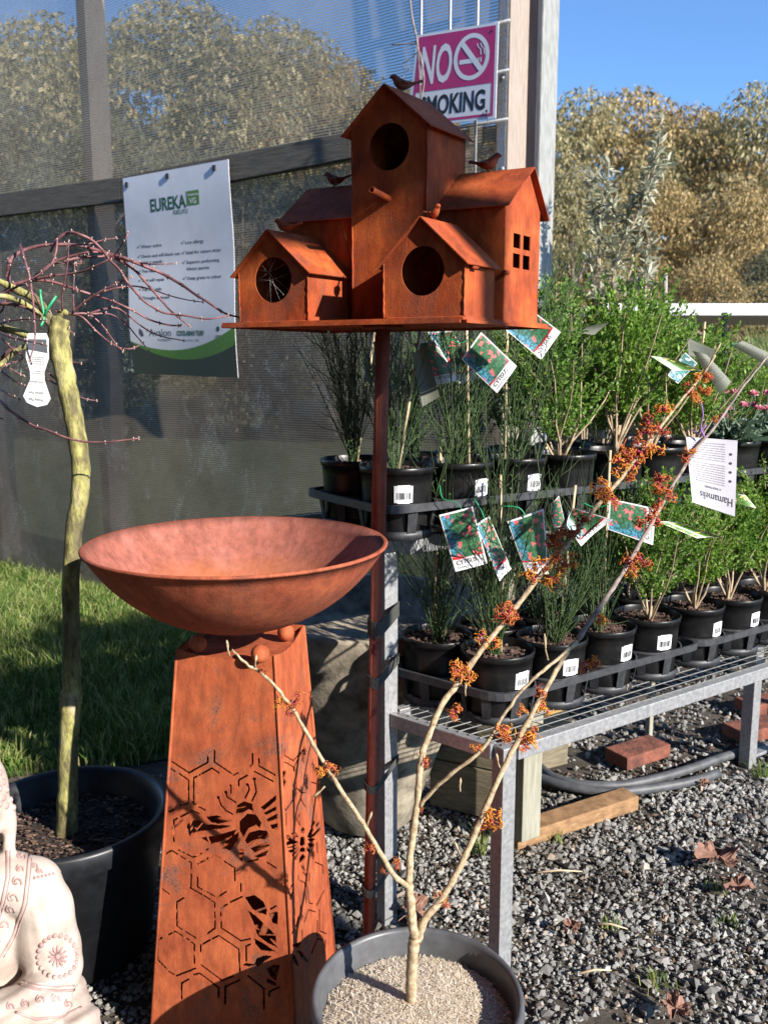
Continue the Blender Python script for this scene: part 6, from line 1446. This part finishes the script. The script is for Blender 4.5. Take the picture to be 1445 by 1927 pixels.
# ================================================================== FARTHER BENCHES, SHELTER
def far_bench(x0, x1, y0, dep, z, label):
    t = thing('far_bench', (x0, y0, 0), label, 'bench', 'benches farther back'); mb = MB(); mb.bbox(((x0+x1)/2, y0+dep/2, z-.02), (x1-x0, dep, .04), .004); mb.build('top', M['galv_dull'], t)
    for x in np.linspace(x0+.05, x1-.05, 4):
        for y in (y0+.05, y0+dep-.05): mb = MB(); mb.bbox((x, y, (z-.04)/2), (.05,.05,z-.04), .003); mb.build('leg', M['galv_dull'], t)
M['strap_leaf'] = mat_leaf('strap_leaf', [(.10,.16,.04), (.18,.25,.07), (.28,.34,.12), (.40,.42,.22)], .5, .35)
far_bench(.72, 4.6, 3.75, .75, .86, 'galvanised bench in the second row, behind the staged bench')
far_bench(1.9, 7.0, 5.5, .9, 1.22, 'tall galvanised bench with grassy plants in the third row')
big = MB(); pot_geo(big, (0,0,0), .075, .14, .065, lip=.008, th=.003, seg=24); POT2 = big.build('pot', M['black_plastic']); POT2_ME = POT2.data; bpy.data.objects.remove(POT2)
STR = []
for s_ in range(3):
    V, F = blades(190, lambda r_, n_: (r_.normal(0,.022,n_), r_.normal(0,.022,n_), np.ones(n_)), .30, .008, 40+s_, .55); V[:,2] = V[:,2]*1.0+.13; o_ = fast_mesh('foliage', V, F, M['strap_leaf']); STR.append(o_.data); bpy.data.objects.remove(o_)
rd2 = random.Random(3); rows = [('front',5.62),('middle',5.85),('back',6.1)]
for rn, y in rows:
    for k in range(12):
        t = thing('potted_grass', (2.02+k*.27+rd2.uniform(-.02,.02), y, 1.22), f'strappy grass in black pot, {NUMW[k] if k < 11 else "twelfth"} from left, {rn} row of tall far bench', 'potted plant', 'grassy plants on the far bench')
        o_ = child('pot', POT2_ME, t); o_ = child('foliage', STR[(k+len(rn)) % 3], t, rd2.uniform(0,6), rd2.uniform(.8,1.15))
LOWB = []
for s_ in range(2):
    wd, V, F = bush_plant(60+s_, .16, .095, 60, .011, 20, .125, .1); LOWB.append(fast_mesh('foliage', V, F, M['bush_leaf2'])); wd = None
LB = [o.data for o in LOWB]; [bpy.data.objects.remove(o) for o in LOWB]
for rn, y in (('front',3.86),('middle',4.1),('back',4.34)):
    for k in range(11):
        t = thing('potted_seedling', (1.42+k*.215, y, .86), f'low leafy plant in black pot, {NUMW[k]} from left, {rn} row of the second bench', 'potted plant', 'low plants on the second bench'); child('pot', POT2_ME, t); child('foliage', LB[k % 2], t, rd2.uniform(0,6), rd2.uniform(.8,1.2))
sh = thing('white_shelter', (atY(1125,600,9.5).x, 9.5, 0), 'long low white flat-roofed shelter beyond the plant benches', 'shelter')
zt_ = atY(1200,571,9.5).z; zb_ = atY(1200,594,9.5).z; x0 = atY(1128,590,9.5).x
mb = MB(); mb.bbox((x0+4.5, 10.6, (zt_+zb_)/2), (9, 2.2, zt_-zb_), .02); mb.build('roof', M['wood_white'], sh)
for x in np.linspace(x0+.2, x0+8.6, 5): mb = MB(); mb.bbox((x, 9.75, (zb_-.001)/2), (.08,.08,zb_-.001), .005); mb.build('post', M['galv_dull'], sh)
for px, y0_, y1_, Y_, lb in ((1362,588,760,5.2,'black stake standing among the grassy plants of the far bench'),(1251,514,640,4.6,'weathered square stake behind the silver shrub')):
    a, b_ = atY(px,y1_,Y_), atY(px,y0_,Y_); mb = MB(); mb.tube([a, b_], .018 if Y_ > 5 else .012, 8); tag(mb.build('stake', M['black_plastic'] if Y_ > 5 else M['wood_grey'], None, loc=down(a, a.z)), lb, 'stake')

# ================================================================== TREES
M['gum_trunk'] = mat_noisy('gum_bark', (.16,.12,.09), (.36,.30,.24), 3, .85, .4, .02)
def gum_leaf(name, cols): return mat_leaf(name, cols, .6, .3)
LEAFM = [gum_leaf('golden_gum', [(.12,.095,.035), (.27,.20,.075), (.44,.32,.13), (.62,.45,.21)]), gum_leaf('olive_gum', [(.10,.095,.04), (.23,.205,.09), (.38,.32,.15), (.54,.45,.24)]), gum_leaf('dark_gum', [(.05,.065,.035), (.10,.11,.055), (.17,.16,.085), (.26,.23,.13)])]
def gum(seed, H=9.0, W=3.6, ncl=46, per=1300, low=.12):
    r = np.random.default_rng(seed); V = []; wood = MB(); top = Vector((r.normal(0,.3), r.normal(0,.3), H*.55)); wood.tube(smooth_path([(0,0,-.1), (r.normal(0,.1),0,H*.2), tuple(top*.7+Vector((0,0,.3))), tuple(top)], 4), list(np.linspace(.22,.11,13)), 9)
    for k in range(ncl):
        u = low + (1-low)*((k+.5)/ncl)**.85; z = H*u*.93; prof = math.sin(math.pi*min(1, (u*.93+.10)))**.55; a = k*2.4+r.normal(0,.3); q = W*prof*math.sqrt(r.uniform(.25,1.12)); c = np.array([q*math.cos(a), q*math.sin(a), z]); R0 = r.uniform(.42,1.0)*(W/3.6)**.5
        if k % 2 == 0: b_ = Vector((0,0,0)).lerp(top, min(1, .3+.7*u)); wood.tube([b_, (b_+Vector(c))/2+Vector((0,0,.25)), Vector(c)], [.08,.05,.015], 5, cap=False)
        n = int(per*R0**2); d = r.normal(0,1,(n,3)); d /= np.linalg.norm(d,axis=1)[:,None]; rad = R0*(.62+.38*r.random(n)**.5); p = c + d*rad[:,None]*np.array([1.15,1.15,.85]); p[:,2] -= .25*(d[:,0]**2+d[:,1]**2)*R0
        dn = r.normal(0,.42,(n,3))+np.array([0,0,-1.0])+d*.35; dn /= np.linalg.norm(dn,axis=1)[:,None]; s_ = np.cross(dn, r.normal(0,1,(n,3))); s_ /= np.linalg.norm(s_,axis=1)[:,None]; L = r.uniform(.08,.19,n)[:,None]; w_ = L*.17
        V.append(np.stack([p, p+dn*L*.4+s_*w_, p+dn*L, p+dn*L*.4-s_*w_], 1).reshape(-1,3))
    V = np.concatenate(V); return wood.build('trunk', M['gum_trunk']).data, V, np.arange(len(V)).reshape(-1,4)
GUM = []
for s_, W_ in ((1,3.8),(2,3.2),(3,4.2)):
    tm, V, F = gum(s_, W=W_); GUM.append((tm, [fast_mesh('crown', V, F, m_).data for m_ in LEAFM]))
for o in [o for o in COL.objects if o.name.split('.')[0] in ('trunk','crown') and o.parent is None]: bpy.data.objects.remove(o)
TR = [ # photo x of the trunk, photo y of the top, distance, crown widening, variant, colour, label
 (1100,150,24,1.0,0,1,'olive gum tree right beside the steel post, farthest left of those in clear view'),(1185,155,27,1.25,2,0,'broad golden brown gum tree behind the silver shrub'),(1300,175,25,1.0,1,0,'golden brown gum tree between the silver shrub and the right edge'),
 (1430,140,23,1.1,0,1,'tall greyish olive gum tree at the right edge'),(1250,330,19,1.0,2,0,'lower golden gum tree in front of the taller ones'),(1400,330,18,1.1,1,0,'lower golden gum tree at the right in front of the tallest'),(1085,290,18,.85,1,1,'rounded olive tree just right of the steel post'),(1540,250,22,1.2,2,0,'golden gum tree beyond the right edge'),
 (1330,470,15,1.1,0,0,'small golden tree low behind the white shelter'),(1150,480,16,1.0,2,1,'small olive tree low behind the silver shrub'),(1460,450,15,1.1,1,2,'dark small tree low at the right edge'),
 (80,10,26,1.3,0,1,'gum tree behind the shade cloth at its left end'),(330,-25,27,1.3,2,1,'tall gum tree behind the shade cloth above the lawn sign'),(520,5,25,1.1,1,1,'gum tree behind the shade cloth left of the birdhouse tower'),(640,95,24,.95,2,0,'shorter gum tree behind the shade cloth beside the tower'),(770,140,24,1.0,0,0,'gum tree behind the shade cloth and the no smoking sign'),(900,215,22,1.2,1,0,'gum tree behind the fence end and the birdhouse'),
 (-60,120,20,1.2,1,2,'dark gum tree behind the cloth at the left edge'),(200,200,19,1.1,2,2,'dark lower tree behind the left cloth panel'),(430,260,18,1.1,0,2,'dark lower tree behind the lawn sign'),(620,300,18,1.1,1,2,'dark lower tree behind the birdhouse'),(800,330,18,1.1,2,2,'dark lower tree behind the fence end'),(-260,40,26,1.3,0,1,'gum tree beyond the left edge')]
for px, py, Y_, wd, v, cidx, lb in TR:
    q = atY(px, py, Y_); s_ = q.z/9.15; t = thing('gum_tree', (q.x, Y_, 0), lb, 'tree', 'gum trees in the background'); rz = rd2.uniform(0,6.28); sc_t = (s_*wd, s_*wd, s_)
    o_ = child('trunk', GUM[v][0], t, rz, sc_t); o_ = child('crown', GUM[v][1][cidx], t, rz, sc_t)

# ================================================================== unseen OCCLUDER added beside the viewer to shade the birdhouse tower
AZ = Vector((SUN_AZ[0], SUN_AZ[1], 0)); PE = Vector((-SUN_AZ[1], SUN_AZ[0], 0)); TE = math.tan(SUN_EL)
tb = W3(uTl, vT, 0); zline = front_hit(700, 410, vT)[1]; a_t = tb.dot(AZ)
pst = W3(uR, side_hit(928, 548, uR)[0], 0); hp = pst.dot(PE); hr_ = W3(uR, side_hit(1008, 350, ub0)[0], 0).dot(PE)+.015; hl_ = W3(PL, 0, 0).dot(PE)-.02
d1, d2 = 2.9, 4.6; zr_ = zline + TE*(d2)
aw = thing('awning', down(AZ*(a_t+d2)+PE*hp, 0), 'flat metal awning on a timber post, out of frame to the right', 'awning')
mb = MB(); mb.bbox(down(AZ*(a_t+(d1+d2)/2)+PE*((hl_+hr_)/2), zr_), (d2-d1, hr_-hl_, .04), .004, ax=[AZ, PE, UP]); mb.build('shade_sheet', M['galv_dull'], aw)
mb = MB(); mb.bbox(down(AZ*(a_t+d2-.2)+PE*hp, (zr_-.02)/2), (.07,.10,zr_-.02), .004, ax=[AZ, PE, UP]); mb.build('post', M['wood_grey'], aw)

# ================================================================== UNSEEN shed added behind the viewer to dim the sky light
vr_ = thing('skylight_block', (-3, -5.5, 0), 'nursery shed with a timber veranda roof behind the viewer, out of frame', 'shed')
mb = MB(); mb.bbox((-5.5, -5.6, 2.0), (13, .2, 4.0), .01); mb.build('wall', M['wood_sleeper'], vr_)
mb = MB(); mb.bbox((-2.9, -2.0, 3.5), (8.8, 7.0, .06), .01); mb.build('roof', M['wood_rail'], vr_)
mb = MB(); mb.bbox((-8.2, 0, 2.0), (.2, 11, 4.0), .01); mb.build('side_wall', M['wood_sleeper'], vr_)
for x in (-7, -3.2, 1.2): mb = MB(); mb.bbox((x, -5.2 if x > 0 else 1.2, 1.73), (.1,.1,3.46), .005); mb.build('post', M['wood_rail'], vr_)
